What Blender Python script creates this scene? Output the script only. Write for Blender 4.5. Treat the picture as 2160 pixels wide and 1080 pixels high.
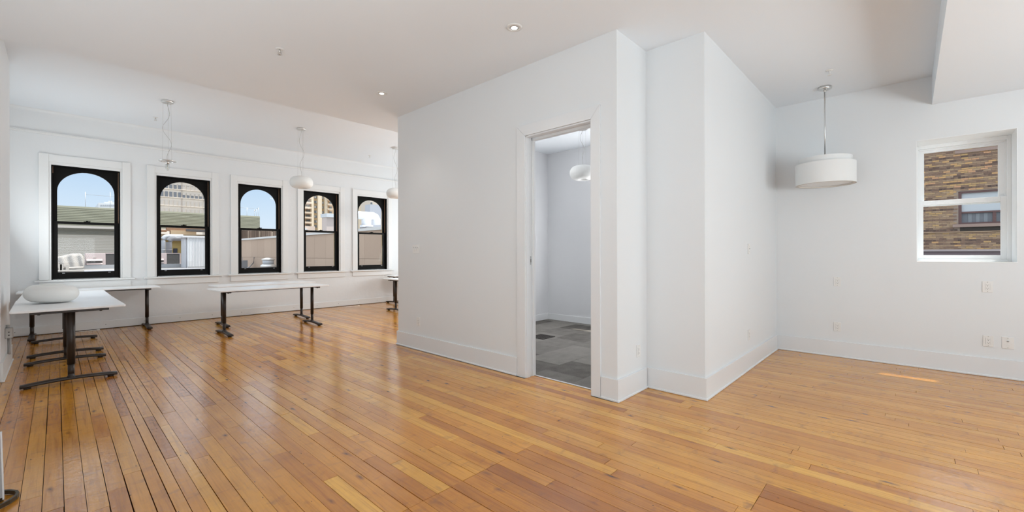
import bpy, bmesh, math, random
from mathutils import Vector, Matrix, Euler
random.seed(7)
R = math.radians
for o in list(bpy.data.objects): bpy.data.objects.remove(o)
SC = bpy.context.scene
COL = SC.collection

# ------------------------------------------------------------------ camera
YAW, FPX, CY, ROLL, HC = 46.9259, 898.5222, 534.5651, -0.1512, 1.3
cam = bpy.data.cameras.new('camera'); co = bpy.data.objects.new('camera', cam); COL.objects.link(co)
cam.sensor_fit = 'HORIZONTAL'; cam.sensor_width = 36; cam.lens = FPX/2160*36
cam.shift_y = -(540-CY)/2160; cam.clip_start = .05; cam.clip_end = 500
co.matrix_world = Matrix.Translation((0, 0, HC)) @ Matrix.Rotation(R(-YAW), 4, 'Z') @ Matrix.Rotation(R(90), 4, 'X') @ Matrix.Rotation(R(ROLL), 4, 'Z')
SC.camera = co

# ------------------------------------------------------------------ colour management, sky, sun
SC.view_settings.view_transform = 'Standard'; SC.view_settings.look = 'None'
SC.view_settings.gamma = 1; SC.view_settings.use_curve_mapping = False
SC.view_settings.exposure = 0.0
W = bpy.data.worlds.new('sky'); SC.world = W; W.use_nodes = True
nt = W.node_tree; nt.nodes.clear()
tc = nt.nodes.new('ShaderNodeTexCoord'); sx = nt.nodes.new('ShaderNodeSeparateXYZ')
rp = nt.nodes.new('ShaderNodeValToRGB'); bgn = nt.nodes.new('ShaderNodeBackground'); wo = nt.nodes.new('ShaderNodeOutputWorld')
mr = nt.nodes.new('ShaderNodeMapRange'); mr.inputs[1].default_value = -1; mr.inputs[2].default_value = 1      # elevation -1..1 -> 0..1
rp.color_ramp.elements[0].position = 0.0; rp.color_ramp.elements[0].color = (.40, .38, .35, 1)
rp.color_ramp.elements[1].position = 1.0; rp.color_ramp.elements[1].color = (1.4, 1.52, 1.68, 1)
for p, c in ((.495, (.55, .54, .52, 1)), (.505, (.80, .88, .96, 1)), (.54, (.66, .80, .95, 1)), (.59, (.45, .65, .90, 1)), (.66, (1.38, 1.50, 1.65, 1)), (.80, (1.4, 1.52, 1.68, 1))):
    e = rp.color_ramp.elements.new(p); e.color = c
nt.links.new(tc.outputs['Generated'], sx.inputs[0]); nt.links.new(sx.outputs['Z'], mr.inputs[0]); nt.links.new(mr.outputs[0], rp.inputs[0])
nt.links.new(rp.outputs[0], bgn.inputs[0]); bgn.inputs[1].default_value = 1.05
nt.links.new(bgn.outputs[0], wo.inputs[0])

def light(name, kind, loc, direction, energy, color=(1, 1, 1), **k):
    d = bpy.data.lights.new(name, kind); d.energy = energy; d.color = color
    for a, v in k.items(): setattr(d, a, v)
    o = bpy.data.objects.new(name, d); o.location = loc
    o.rotation_euler = Vector(direction).to_track_quat('-Z', 'Y').to_euler(); COL.objects.link(o); return o
light('sun', 'SUN', (20, -14, 30), (-.465, .23, -1), 5, (1, .94, .85), angle=R(.6))
# daylight from windows behind the camera; left and alcove lamps are added fill
DAY = (.87, .955, 1)
for x, en in ((.4, 82), (2.4, 66), (4.6, 72)):
    light('window_light_back', 'AREA', (x, -3.1, 1.75), (0, 1, .50), en, DAY, shape='RECTANGLE', size=1.3, size_y=1.7)
light('window_light_left', 'AREA', (-.6, 4.4, 1.7), (1, 0, 1.3), 13, DAY, shape='RECTANGLE', size=1.8, size_y=1.2)  # no window here; added to lift the ceiling
light('window_light_left', 'AREA', (-.6, 1.6, 1.8), (1, 0, .7), 60, DAY, shape='RECTANGLE', size=2.2, size_y=1.5)  # unseen fill added at the solid left wall
light('window_light_alcove', 'AREA', (8.1, 8.2, 1.9), (-1, 0, .30), 122, DAY, shape='RECTANGLE', size=2.6, size_y=1.8)  # added fill at the hidden alcove end, no window there
light('window_light_alcove_left', 'AREA', (-.62, 9.1, 1.85), (1, 0, .45), 40, DAY, shape='RECTANGLE', size=1.4, size_y=1.6)  # unseen fill added behind the pier for ceiling and tabletops
light('track_light_alcove', 'AREA', (5.2, 5.46, 3.0), (-.45, .5, -.75), 78, (1, .99, .97), shape='RECTANGLE', size=2.0, size_y=.5)  # no track here; lamp added out of view to brighten the tabletops
light('window_light_office', 'AREA', (6.6, 3.1, 1.8), (-1, .35, -.1), 46, (.98, .985, 1), shape='RECTANGLE', size=1.2, size_y=1.4)

# ------------------------------------------------------------------ helpers
_c, _s = math.cos(R(YAW)), math.sin(R(YAW)); _cr, _sr = math.cos(R(ROLL)), math.sin(R(ROLL))
def ray(px, py):
    u0, v0 = (px-1080)/FPX, (py-CY)/FPX
    u, v = u0*_cr+v0*_sr, -u0*_sr+v0*_cr
    return (_s+_c*u, _c-_s*u, -v)
def atY(px, py, Y): d = ray(px, py); k = Y/d[1]; return Vector((d[0]*k, Y, d[2]*k+HC))
def atX(px, py, X): d = ray(px, py); k = X/d[0]; return Vector((X, d[1]*k, d[2]*k+HC))

class MB:
    def __init__(s): s.v = []; s.f = []; s.sm = []
    def add(s, vs, fs, smooth=False, M=None):
        b = len(s.v)
        for p in vs:
            p = Vector(p)
            s.v.append(M @ p if M else p)
        for f in fs: s.f.append([b+i for i in f]); s.sm.append(smooth)
        return s
    def box(s, x0, x1, y0, y1, z0, z1, M=None):
        return s.add([(x0,y0,z0),(x1,y0,z0),(x1,y1,z0),(x0,y1,z0),(x0,y0,z1),(x1,y0,z1),(x1,y1,z1),(x0,y1,z1)],
            [(0,3,2,1),(4,5,6,7),(0,1,5,4),(1,2,6,5),(2,3,7,6),(3,0,4,7)], M=M)
    def prism(s, pts, z0, z1, M=None, smooth=False):      # pts ccw in xy
        n = len(pts)
        return s.add([(p[0],p[1],z0) for p in pts]+[(p[0],p[1],z1) for p in pts],
            [list(range(n))[::-1], list(range(n, 2*n))]+[(i,(i+1)%n,n+(i+1)%n,n+i) for i in range(n)], M=M, smooth=smooth)
    def lathe(s, prof, n=32, M=None, smooth=True, caps=True):   # prof [(r,z)]
        vs = []; fs = []
        for r, z in prof:
            for i in range(n):
                a = 2*math.pi*i/n; vs.append((r*math.cos(a), r*math.sin(a), z))
        for k in range(len(prof)-1):
            for i in range(n):
                j = (i+1) % n; fs.append((k*n+i, k*n+j, (k+1)*n+j, (k+1)*n+i))
        if caps:
            fs.append(list(range(n))[::-1]); fs.append([(len(prof)-1)*n+i for i in range(n)])
        return s.add(vs, fs, smooth, M)
    def tube(s, pts, r, n=8):
        pts = [Vector(p) for p in pts]; vs = []; fs = []
        up = Vector((0, 0, 1))
        for i, p in enumerate(pts):
            t = (pts[min(i+1, len(pts)-1)]-pts[max(i-1, 0)]).normalized()
            a = t.cross(up if abs(t.z) < .95 else Vector((1, 0, 0))).normalized(); b = t.cross(a)
            for k in range(n):
                g = 2*math.pi*k/n; vs.append(p+a*math.cos(g)*r+b*math.sin(g)*r)
        for i in range(len(pts)-1):
            for k in range(n):
                j = (k+1) % n; fs.append((i*n+k, (i+1)*n+k, (i+1)*n+j, i*n+j))
        fs.append(list(range(n))); fs.append([(len(pts)-1)*n+k for k in range(n)][::-1])
        return s.add(vs, fs, True)
    def build(s, name, mat, parent=None, bevel=0, seg=2, origin=None, tone=None):
        me = bpy.data.meshes.new(name)
        o0 = Vector(origin) if origin else None
        vs = [v-o0 for v in s.v] if o0 else s.v
        me.from_pydata([tuple(v) for v in vs], [], s.f)
        me.polygons.foreach_set('use_smooth', s.sm)
        bm = bmesh.new(); bm.from_mesh(me); bmesh.ops.recalc_face_normals(bm, faces=bm.faces); bm.to_mesh(me); bm.free()
        if tone:
            ca = me.color_attributes.new('tone', 'FLOAT_COLOR', 'CORNER')
            per = tone if isinstance(tone, list) else [tone]*len(me.polygons)
            for p in me.polygons:
                for l in p.loop_indices: ca.data[l].color = (*per[p.index], 1)
        me.materials.append(mat); me.update()
        o = bpy.data.objects.new(name, me); COL.objects.link(o)
        if parent: o.parent = parent
        if o0: o.location = o0
        if bevel:
            m = o.modifiers.new('bevel', 'BEVEL'); m.width = bevel; m.segments = seg; m.limit_method = 'ANGLE'; m.angle_limit = R(35)
        return o
def tag(o, label=None, cat=None, group=None, kind=None):
    if label: o['label'] = label
    if cat: o['category'] = cat
    if group: o['group'] = group
    if kind: o['kind'] = kind
    return o
def empty(name, loc=(0, 0, 0), rz=0):
    o = bpy.data.objects.new(name, None); COL.objects.link(o); o.location = loc; o.rotation_euler.z = rz
    o.empty_display_size = .1; return o
def kids(o): return [c for c in COL.objects if c.parent == o]
def copy_tree(o, parent=None):
    c = o.copy(); COL.objects.link(c); c.parent = parent
    for ch in kids(o): copy_tree(ch, c)
    return c
def struct(o): o['kind'] = 'structure'; return o
def Tr(x, y, z): return Matrix.Translation((x, y, z))
def arc(cx, cy, r, a0, a1, n): return [(cx+r*math.cos(R(a0+(a1-a0)*i/n)), cy+r*math.sin(R(a0+(a1-a0)*i/n))) for i in range(n+1)]

# ------------------------------------------------------------------ materials
def mat(name, col, rough=.5, metal=0, spec=.5, bump=None, var=None, coat=0, coat_rough=.1, emit=None, trans=0):
    m = bpy.data.materials.new(name); m.use_nodes = True; t = m.node_tree; b = t.nodes['Principled BSDF']
    b.inputs['Base Color'].default_value = (*col, 1); b.inputs['Roughness'].default_value = rough
    b.inputs['Metallic'].default_value = metal; b.inputs['Specular IOR Level'].default_value = spec
    b.inputs['Coat Weight'].default_value = coat; b.inputs['Coat Roughness'].default_value = coat_rough
    b.inputs['Transmission Weight'].default_value = trans
    if emit: b.inputs['Emission Color'].default_value = (*emit[0], 1); b.inputs['Emission Strength'].default_value = emit[1]
    g = t.nodes.new('ShaderNodeNewGeometry')
    if var:   # (scale, amount)
        n = t.nodes.new('ShaderNodeTexNoise'); n.inputs['Scale'].default_value = var[0]; n.inputs['Detail'].default_value = 4
        mx = t.nodes.new('ShaderNodeMix'); mx.data_type = 'RGBA'
        mx.inputs[6].default_value = (*[c*(1-var[1]) for c in col], 1); mx.inputs[7].default_value = (*[min(1, c*(1+var[1])) for c in col], 1)
        t.links.new(g.outputs['Position'], n.inputs['Vector']); t.links.new(n.outputs['Fac'], mx.inputs[0]); t.links.new(mx.outputs[2], b.inputs['Base Color'])
    if bump:  # (scale, strength, distance)
        n2 = t.nodes.new('ShaderNodeTexNoise'); n2.inputs['Scale'].default_value = bump[0]; n2.inputs['Detail'].default_value = 3
        bp = t.nodes.new('ShaderNodeBump'); bp.inputs['Strength'].default_value = bump[1]; bp.inputs['Distance'].default_value = bump[2]
        t.links.new(g.outputs['Position'], n2.inputs['Vector']); t.links.new(n2.outputs['Fac'], bp.inputs['Height']); t.links.new(bp.outputs[0], b.inputs['Normal'])
    return m
PAINT = mat('wall_paint', (.785, .80, .81), .55, spec=.3, bump=(90, .12, .002))
PLASTER = mat('old_plaster_paint', (.78, .79, .795), .5, spec=.35, bump=(7, .35, .01))
CEIL = mat('ceiling_paint', (.84, .875, .91), .8, spec=.2, bump=(120, .1, .002))
TRIM = mat('trim_paint', (.79, .80, .81), .35, spec=.45)
OLDTRIM = mat('old_trim_paint', (.80, .80, .79), .38, spec=.45, bump=(25, .2, .004))
OFFICE = mat('office_paint', (.73, .735, .75), .6, spec=.3)
BLACK = mat('black_sash_paint', (.006, .0055, .005), .5, spec=.12, bump=(60, .1, .002))
CORD = mat('sash_cord', (.42, .24, .15), .8)
VINYL = mat('white_vinyl', (.90, .91, .91), .3, spec=.4)
PLASTIC = mat('white_plastic', (.82, .81, .79), .35)
DARKSLOT = mat('slot_dark', (.04, .035, .03), .6)
GREYPL = mat('grey_plastic', (.45, .44, .43), .4)
REVB = mat('yellow_brick_reveal', (.52, .36, .16), .9, var=(14, .3))
BRONZE = mat('bronze_powdercoat', (.030, .022, .018), .38, metal=.25, spec=.5, bump=(300, .08, .001))
LAMI = mat('white_laminate', (.92, .92, .92), .35, spec=.5)
CHROME = mat('brushed_nickel', (.72, .71, .69), .28, metal=1)
WIRE = mat('cable_grey', (.5, .49, .47), .5)
OPAL = mat('opal_glass', (.86, .86, .84), .42, spec=.4, coat=.08)
OPALF = mat('frosted_glass', (.82, .83, .80), .45, spec=.4)
FABRIC = mat('linen_shade', (.80, .80, .79), .9, spec=.1, bump=(500, .2, .001))
FABIN = mat('linen_inside', (.70, .67, .62), .9, spec=.1)
DIFF = mat('acrylic_diffuser', (.86, .87, .87), .45)
LAMPON = mat('downlight_lamp', (1, 1, 1), .5, emit=((1, .98, .93), 14))
METAL = mat('steel', (.55, .55, .56), .4, metal=.8)
BRASSD = mat('dark_bronze_hardware', (.10, .085, .06), .35, metal=.7)

def glass_mat(name, tint, ior=1.5):
    m = bpy.data.materials.new(name); m.use_nodes = True; t = m.node_tree; t.nodes.clear()
    o = t.nodes.new('ShaderNodeOutputMaterial'); tr = t.nodes.new('ShaderNodeBsdfTransparent'); gl = t.nodes.new('ShaderNodeBsdfGlossy')
    mx = t.nodes.new('ShaderNodeMixShader'); fr = t.nodes.new('ShaderNodeFresnel')
    fr.inputs[0].default_value = ior; gl.inputs['Roughness'].default_value = 0.02; tr.inputs[0].default_value = (*tint, 1)
    ge = t.nodes.new('ShaderNodeNewGeometry'); sb = t.nodes.new('ShaderNodeMath'); sb.operation = 'SUBTRACT'; sb.inputs[0].default_value = 1; t.links.new(ge.outputs['Backfacing'], sb.inputs[1])
    mu = t.nodes.new('ShaderNodeMath'); mu.operation = 'MULTIPLY'; t.links.new(fr.outputs[0], mu.inputs[0]); t.links.new(sb.outputs[0], mu.inputs[1]); t.links.new(mu.outputs[0], mx.inputs[0]); t.links.new(tr.outputs[0], mx.inputs[1]); t.links.new(gl.outputs[0], mx.inputs[2]); t.links.new(mx.outputs[0], o.inputs[0])
    return m
GLASS = glass_mat('window_glass', (.97, .98, .98), 1.22)
CLEAR = glass_mat('clear_glass', (.93, .94, .94), 1.6)

def wood_floor():
    m = bpy.data.materials.new('pine_floor_boards'); m.use_nodes = True; t = m.node_tree; N = t.nodes.new; L = t.links.new
    b = t.nodes['Principled BSDF']
    at = N('ShaderNodeAttribute'); at.attribute_name = 'tone'; sp = N('ShaderNodeSeparateColor'); L(at.outputs['Color'], sp.inputs[0])
    g = N('ShaderNodeNewGeometry')
    def mapped(sc, seed=0.0):
        mp = N('ShaderNodeMapping'); mp.inputs['Scale'].default_value = sc
        cm = N('ShaderNodeCombineXYZ'); mu = N('ShaderNodeMath'); mu.operation = 'MULTIPLY'; mu.inputs[1].default_value = 37+seed
        L(sp.outputs[1], mu.inputs[0]); L(mu.outputs[0], cm.inputs[2]); L(mu.outputs[0], cm.inputs[1])
        L(g.outputs['Position'], mp.inputs['Vector']); L(cm.outputs[0], mp.inputs['Location']); return mp
    def noise(vec, scale, detail=4, rough=.55, dist=0):
        n = N('ShaderNodeTexNoise'); n.inputs['Scale'].default_value = scale; n.inputs['Detail'].default_value = detail
        n.inputs['Roughness'].default_value = rough; n.inputs['Distortion'].default_value = dist; L(vec, n.inputs['Vector']); return n
    def ramp(fac, pts):
        r = N('ShaderNodeValToRGB'); r.color_ramp.elements[0].position = pts[0][0]; r.color_ramp.elements[0].color = (*pts[0][1], 1)
        r.color_ramp.elements[1].position = pts[-1][0]; r.color_ramp.elements[1].color = (*pts[-1][1], 1)
        for p, c in pts[1:-1]: e = r.color_ramp.elements.new(p); e.color = (*c, 1)
        L(fac, r.inputs[0]); return r
    def mix(fac, a, bb, mode='MIX'):
        x = N('ShaderNodeMix'); x.data_type = 'RGBA'; x.blend_type = mode
        if isinstance(fac, float): x.inputs[0].default_value = fac
        else: L(fac, x.inputs[0])
        for i, v in ((6, a), (7, bb)):
            if isinstance(v, tuple): x.inputs[i].default_value = (*v, 1)
            else: L(v, x.inputs[i])
        return x.outputs[2]
    base = ramp(sp.outputs[0], [(0, (.36, .110, .012)), (.35, (.59, .232, .024)), (.65, (.69, .312, .038)), (1, (.79, .415, .066))])
    gr = noise(mapped((26, 1.1, 1)).outputs[0], 2.2, 5, .62, .6)
    grc = ramp(gr.outputs['Fac'], [(.28, (.62, .50, .40)), (.5, (.95, .93, .90)), (.75, (1.12, 1.1, 1.05))])
    c = mix(.75, base.outputs[0], grc.outputs[0], 'MULTIPLY')
    # broad cloudy wear and amber stains
    cl = noise(g.outputs['Position'], 1.7, 4, .6)
    clc = ramp(cl.outputs['Fac'], [(.3, (.78, .70, .62)), (.55, (1, 1, 1)), (.8, (1.08, 1.06, 1.02))])
    c = mix(.7, c, clc.outputs[0], 'MULTIPLY')
    # smoky patches across the grain
    sm = noise(mapped((5, 9, 1), 5).outputs[0], 1.3, 3, .6, .4)
    smr = ramp(sm.outputs['Fac'], [(.58, (0, 0, 0)), (.78, (.5, .5, .5))])
    c = mix(smr.outputs[0], c, (.20, .085, .035))
    # knots
    vo = N('ShaderNodeTexVoronoi'); vo.inputs['Scale'].default_value = 1.0; vo.inputs['Randomness'].default_value = 1
    nz = noise(g.outputs['Position'], 9, 2); va = N('ShaderNodeVectorMath'); va.operation = 'MULTIPLY_ADD'
    L(nz.outputs['Color'], va.inputs[0]); va.inputs[1].default_value = (.35, .35, .0); L(mapped((13, 4.2, 1), 11).outputs[0], va.inputs[2])
    L(va.outputs[0], vo.inputs['Vector'])
    kr = ramp(vo.outputs['Distance'], [(.05, (1, 1, 1)), (.13, (.45, .45, .45)), (.24, (0, 0, 0))])
    sc2 = N('ShaderNodeSeparateColor'); L(vo.outputs['Color'], sc2.inputs[0])
    gt = N('ShaderNodeMath'); gt.operation = 'GREATER_THAN'; gt.inputs[1].default_value = .74; L(sc2.outputs[0], gt.inputs[0])
    km = N('ShaderNodeMath'); km.operation = 'MULTIPLY'; L(gt.outputs[0], km.inputs[0]); L(kr.outputs[0], km.inputs[1])
    c = mix(km.outputs[0], c, (.13, .045, .018))
    # nail holes
    vn = N('ShaderNodeTexVoronoi'); vn.inputs['Scale'].default_value = 1; L(mapped((18, 9, 1), 3).outputs[0], vn.inputs['Vector'])
    nr = ramp(vn.outputs['Distance'], [(.035, (1, 1, 1)), (.06, (0, 0, 0))])
    s3 = N('ShaderNodeSeparateColor'); L(vn.outputs['Color'], s3.inputs[0])
    g3 = N('ShaderNodeMath'); g3.operation = 'GREATER_THAN'; g3.inputs[1].default_value = .4; L(s3.outputs[0], g3.inputs[0])
    nm = N('ShaderNodeMath'); nm.operation = 'MULTIPLY'; L(g3.outputs[0], nm.inputs[0]); L(nr.outputs[0], nm.inputs[1])
    c = mix(nm.outputs[0], c, (.05, .018, .010))
    L(c, b.inputs['Base Color'])
    # relief: varnish ripples + fine scratches; gloss varies with wear
    rn = noise(mapped((1.0, 1.6, 1), 2).outputs[0], 16, 3, .6, .8)
    rf = noise(mapped((1.0, 2.2, 1), 2).outputs[0], 60, 2, .5, 1.5)
    ad = N('ShaderNodeMath'); ad.operation = 'MULTIPLY_ADD'; ad.inputs[1].default_value = .22; L(rf.outputs['Fac'], ad.inputs[0]); L(rn.outputs['Fac'], ad.inputs[2])
    bp = N('ShaderNodeBump'); bp.inputs['Strength'].default_value = .30; bp.inputs['Distance'].default_value = .006; L(ad.outputs[0], bp.inputs['Height'])
    L(bp.outputs[0], b.inputs['Coat Normal'])
    bp2 = N('ShaderNodeBump'); bp2.inputs['Strength'].default_value = .25; bp2.inputs['Distance'].default_value = .001; L(gr.outputs['Fac'], bp2.inputs['Height'])
    L(bp2.outputs[0], b.inputs['Normal'])
    rr = noise(g.outputs['Position'], 3.3, 4, .6)
    cr = ramp(rr.outputs['Fac'], [(.35, (.05, .05, .05)), (.7, (.16, .16, .16))])
    L(cr.outputs[0], b.inputs['Coat Roughness'])
    b.inputs['Roughness'].default_value = .5; b.inputs['Specular IOR Level'].default_value = .0
    b.inputs['Coat Weight'].default_value = 1.0; b.inputs['Coat IOR'].default_value = 1.88
    return m
FLOORW = wood_floor()
SUBF = mat('subfloor_dark', (.035, .018, .010), .9)

def carpet():
    m = bpy.data.materials.new('carpet_tile'); m.use_nodes = True; t = m.node_tree; N = t.nodes.new; L = t.links.new
    b = t.nodes['Principled BSDF']; b.inputs['Roughness'].default_value = 1; b.inputs['Specular IOR Level'].default_value = .1
    at = N('ShaderNodeAttribute'); at.attribute_name = 'tone'; sp = N('ShaderNodeSeparateColor'); L(at.outputs['Color'], sp.inputs[0])
    g = N('ShaderNodeNewGeometry'); mp = N('ShaderNodeMapping'); mp.inputs['Scale'].default_value = (1, 1, 1)
    L(g.outputs['Position'], mp.inputs['Vector'])
    n = N('ShaderNodeTexNoise'); n.inputs['Scale'].default_value = 160; n.inputs['Detail'].default_value = 4; L(mp.outputs[0], n.inputs['Vector'])
    n2 = N('ShaderNodeTexNoise'); n2.inputs['Scale'].default_value = 7; n2.inputs['Detail'].default_value = 3; L(mp.outputs[0], n2.inputs['Vector'])
    a = N('ShaderNodeMath'); a.operation = 'ADD'; L(n.outputs['Fac'], a.inputs[0]); L(n2.outputs['Fac'], a.inputs[1])
    a2 = N('ShaderNodeMath'); a2.operation = 'MULTIPLY_ADD'; a2.inputs[1].default_value = .35; L(a.outputs[0], a2.inputs[0]); L(sp.outputs[0], a2.inputs[2])
    r = N('ShaderNodeValToRGB'); r.color_ramp.elements[0].position = .3; r.color_ramp.elements[0].color = (.060, .055, .050, 1)
    r.color_ramp.elements[1].position = 1.25; r.color_ramp.elements[1].color = (.27, .255, .235, 1)
    L(a2.outputs[0], r.inputs[0]); L(r.outputs[0], b.inputs['Base Color'])
    bp = N('ShaderNodeBump'); bp.inputs['Strength'].default_value = .5; bp.inputs['Distance'].default_value = .003; L(n.outputs['Fac'], bp.inputs['Height']); L(bp.outputs[0], b.inputs['Normal'])
    return m
CARPET = carpet()

def toned(name, cols, rough=.85, nscale=12, namt=.5):
    """colour picked per piece from the tone attribute, broken up by noise"""
    m = bpy.data.materials.new(name); m.use_nodes = True; t = m.node_tree; N = t.nodes.new; L = t.links.new
    b = t.nodes['Principled BSDF']; b.inputs['Roughness'].default_value = rough; b.inputs['Specular IOR Level'].default_value = .2
    at = N('ShaderNodeAttribute'); at.attribute_name = 'tone'; sp = N('ShaderNodeSeparateColor'); L(at.outputs['Color'], sp.inputs[0])
    r = N('ShaderNodeValToRGB'); k = len(cols); r.color_ramp.elements[0].color = (*cols[0], 1); r.color_ramp.elements[1].color = (*cols[-1], 1)
    for i in range(1, k-1): e = r.color_ramp.elements.new(i/(k-1)); e.color = (*cols[i], 1)
    L(sp.outputs[0], r.inputs[0])
    g = N('ShaderNodeNewGeometry'); n = N('ShaderNodeTexNoise'); n.inputs['Scale'].default_value = nscale; n.inputs['Detail'].default_value = 4; L(g.outputs['Position'], n.inputs['Vector'])
    mr = N('ShaderNodeMapRange'); mr.inputs[3].default_value = 1-namt; mr.inputs[4].default_value = 1+namt; L(n.outputs['Fac'], mr.inputs[0])
    vm = N('ShaderNodeVectorMath'); vm.operation = 'SCALE'; L(r.outputs[0], vm.inputs[0]); L(mr.outputs[0], vm.inputs['Scale']); L(vm.outputs[0], b.inputs['Base Color'])
    return m

# ------------------------------------------------------------------ room shell
XM, YA, XB, YC, XD, YE = 3.35, 1.873, 3.916, 1.3265, 6.6575, 5.368
YW, ZC, ZW, XL, XR2 = 10.318, 3.259, 3.657, -.65, 8.2
YB = -3.2
def part(name, boxes, m, parent=None, bevel=0, **k):
    b = MB()
    for q in boxes: b.box(*q)
    return b.build(name, m, parent, bevel=bevel, **k)

WX = [-.057, 1.283, 2.611, 3.933, 5.256]; WW = .838; WZ0, WZ1 = .882, 2.782; TW = .215
bx = []
xs = [XL-.3] + [v for a in WX for v in (a, a+WW)] + [XR2]
for i in range(0, len(xs), 2): bx.append((xs[i], xs[i+1], YW, YW+TW, -.3, ZW+.2))
for a in WX: bx += [(a, a+WW, YW, YW+TW, -.3, WZ0), (a, a+WW, YW, YW+TW, WZ1, ZW+.2)]
struct(part('wall_far', bx, PLASTER))
struct(part('wall_left', [(XL-.2, XL, YB, YW, -.3, ZW+.2)], PAINT))
PX, PY0, PY1 = -.39, 6.78, 8.08
struct(part('wall_pier', [(XL, PX, PY0, PY1, 0, ZW)], PLASTER))
# right outside wall with its deep window opening and the opening of the office behind the door
ry0, ry1, rz0, rz1 = -.797, -.052, 1.192, 2.561
oy0, oy1 = 2.35, 3.95
XO = 7.2
struct(part('wall_right', [(XD, XO, YB, ry0, -.3, ZC+.4), (XD, XO, ry1, oy0, -.3, ZC+.4), (XD, XO, oy1, YE, -.3, ZC+.4),
    (XD, XO, ry0, ry1, -.3, rz0), (XD, XO, ry0, ry1, rz1, ZC+.4), (XD, XO, oy0, oy1, -.3, rz0), (XD, XO, oy0, oy1, rz1, ZC+.4)], PAINT))
struct(part('wall_back', [(XL-.2, XO, YB-.2, YB, -.3, ZC+.4)], PAINT))
struct(part('wall_alcove_side', [(XR2, XR2+.2, YE-.13, YW+TW, -.3, ZW+.2)], PAINT))
DY0, DY1, DZ, TM = 2.130, 2.932, 2.525, .137
struct(part('wall_middle', [(XM, XM+TM, YA, DY0, 0, ZC), (XM, XM+TM, DY1, YE, 0, ZC), (XM, XM+TM, DY0, DY1, DZ, ZC)], PAINT))
struct(part('wall_jog', [(XM+TM, XB, YA, YA+.13, 0, ZC), (XB, XB+.13, YC, YA+.13, 0, ZC)], PAINT))
struct(part('wall_side', [(XB+.13, XD, YC, YC+.13, 0, ZC)], PAINT))
struct(part('wall_office_end', [(XM+TM, XD, YE-.13, YE, 0, ZC)], OFFICE))
struct(part('wall_office_outer', [(XD-.012, XD-.001, oy1, YE-.13, 0, ZC), (XD-.012, XD-.001, YC+.13, oy0, 0, ZC)], OFFICE))
struct(part('wall_hidden', [(XD, XR2, YE-.13, YE, -.3, ZW+.2)], PAINT))
YS = 6.03
struct(part('ceiling', [(XL, XO, YB, YS, ZC, ZC+.4)], CEIL))
struct(part('ceiling_alcove', [(XL, XR2, YS, YW, ZW, ZW+.2)], CEIL))
struct(part('ceiling_soffit', [(.9, XD, YB, -.18, 2.944, ZC)], CEIL))

# skirting boards with shoe moulding
def skirt(name, x0, y0, x1, y1, nx, ny, h=.195, t=.018, s=.028, e0=0, e1=0, m=TRIM, shoe=True):
    """board along a wall from (x0,y0) to (x1,y1); n = direction into the room; e0/e1 extend ends round outer corners"""
    d = Vector((x1-x0, y1-y0)).normalized(); n = Vector((nx, ny))
    def slab(th, z0, z1, ext):
        a = Vector((x0, y0))-d*e0*ext; b_ = Vector((x1, y1))+d*e1*ext
        p = [a, b_, b_+n*th, a+n*th]
        if (p[1]-p[0]).cross(p[2]-p[1]) < 0: p = p[::-1]
        return p, z0, z1
    b = MB(); b.prism(*slab(t, .0 if not shoe else .018, h, t))
    o = struct(b.build(name, m, bevel=.002))
    if shoe:
        c = MB(); c.prism(*slab(s, 0, .019, s)); c.build('shoe_moulding', m, o, bevel=.005)
    return o
skirt('baseboard_middle', XM, DY1+.118, XM, YE, -1, 0, e1=1)
skirt('baseboard_middle_end', XM, YE, XM+.6, YE, 0, 1, e0=0)
skirt('baseboard_middle_corner', XM, YA, XM, DY0-.1, -1, 0, e0=1)
skirt('baseboard_jog', XM, YA, XB-.03, YA, 0, -1)
skirt('baseboard_column', XB, YC, XB, YA, -1, 0, e0=1)
skirt('baseboard_side', XB, YC, XD-.03, YC, 0, -1)
skirt('baseboard_right', XD, YB, XD, YC, -1, 0)
skirt('baseboard_far', XL, YW, XR2, YW, 0, -1, h=.14, t=.016, m=OLDTRIM, shoe=False)
skirt('baseboard_left', XL, YB, XL, PY0, 1, 0)
skirt('baseboard_pier', PX, PY0, PX, PY1, 1, 0, e0=1, e1=1, m=OLDTRIM)
skirt('baseboard_pier_front', XL+.02, PY0, PX, PY0, 0, -1, m=OLDTRIM)
skirt('baseboard_office_outer', XD-.012, 4.0, XD-.012, YE-.13, -1, 0, h=.12, t=.014, shoe=False)
skirt('baseboard_office_end', XM+TM, YE-.13, XD-.03, YE-.13, 0, -1, h=.12, t=.014, shoe=False)
MB().box(XL, XR2, YW-.022, YW-.0165, .0005, .009).build('floor_gap', SUBF, bpy.data.objects['baseboard_far'])  # dark strip in place of the shade in the gap under the board
# screws along the far board
b = MB()
for k in range(14):
    x = -.45+k*.52; b.lathe([(.008, 0), (.008, .004)], 8, M=Tr(x, YW-.016, .075) @ Matrix.Rotation(R(90), 4, 'X'))
o = b.build('screw_heads', GREYPL, bpy.data.objects['baseboard_far']); o['kind'] = 'stuff'
# picture rail + cove at the top of the far wall
b = MB(); b.box(XL, XR2, YW-.014, YW, 3.262, 3.292).box(XL, XR2, YW-.026, YW, 3.292, 3.304)
struct(b.build('trim_1', OLDTRIM, bevel=.003))
b = MB()
pts = [(0, 0), (0, -.05)] + [(.05-.05*math.cos(R(a)), -.05+.05*math.sin(R(a))) for a in (20, 40, 60, 80)] + [(.05, 0)]
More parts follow.
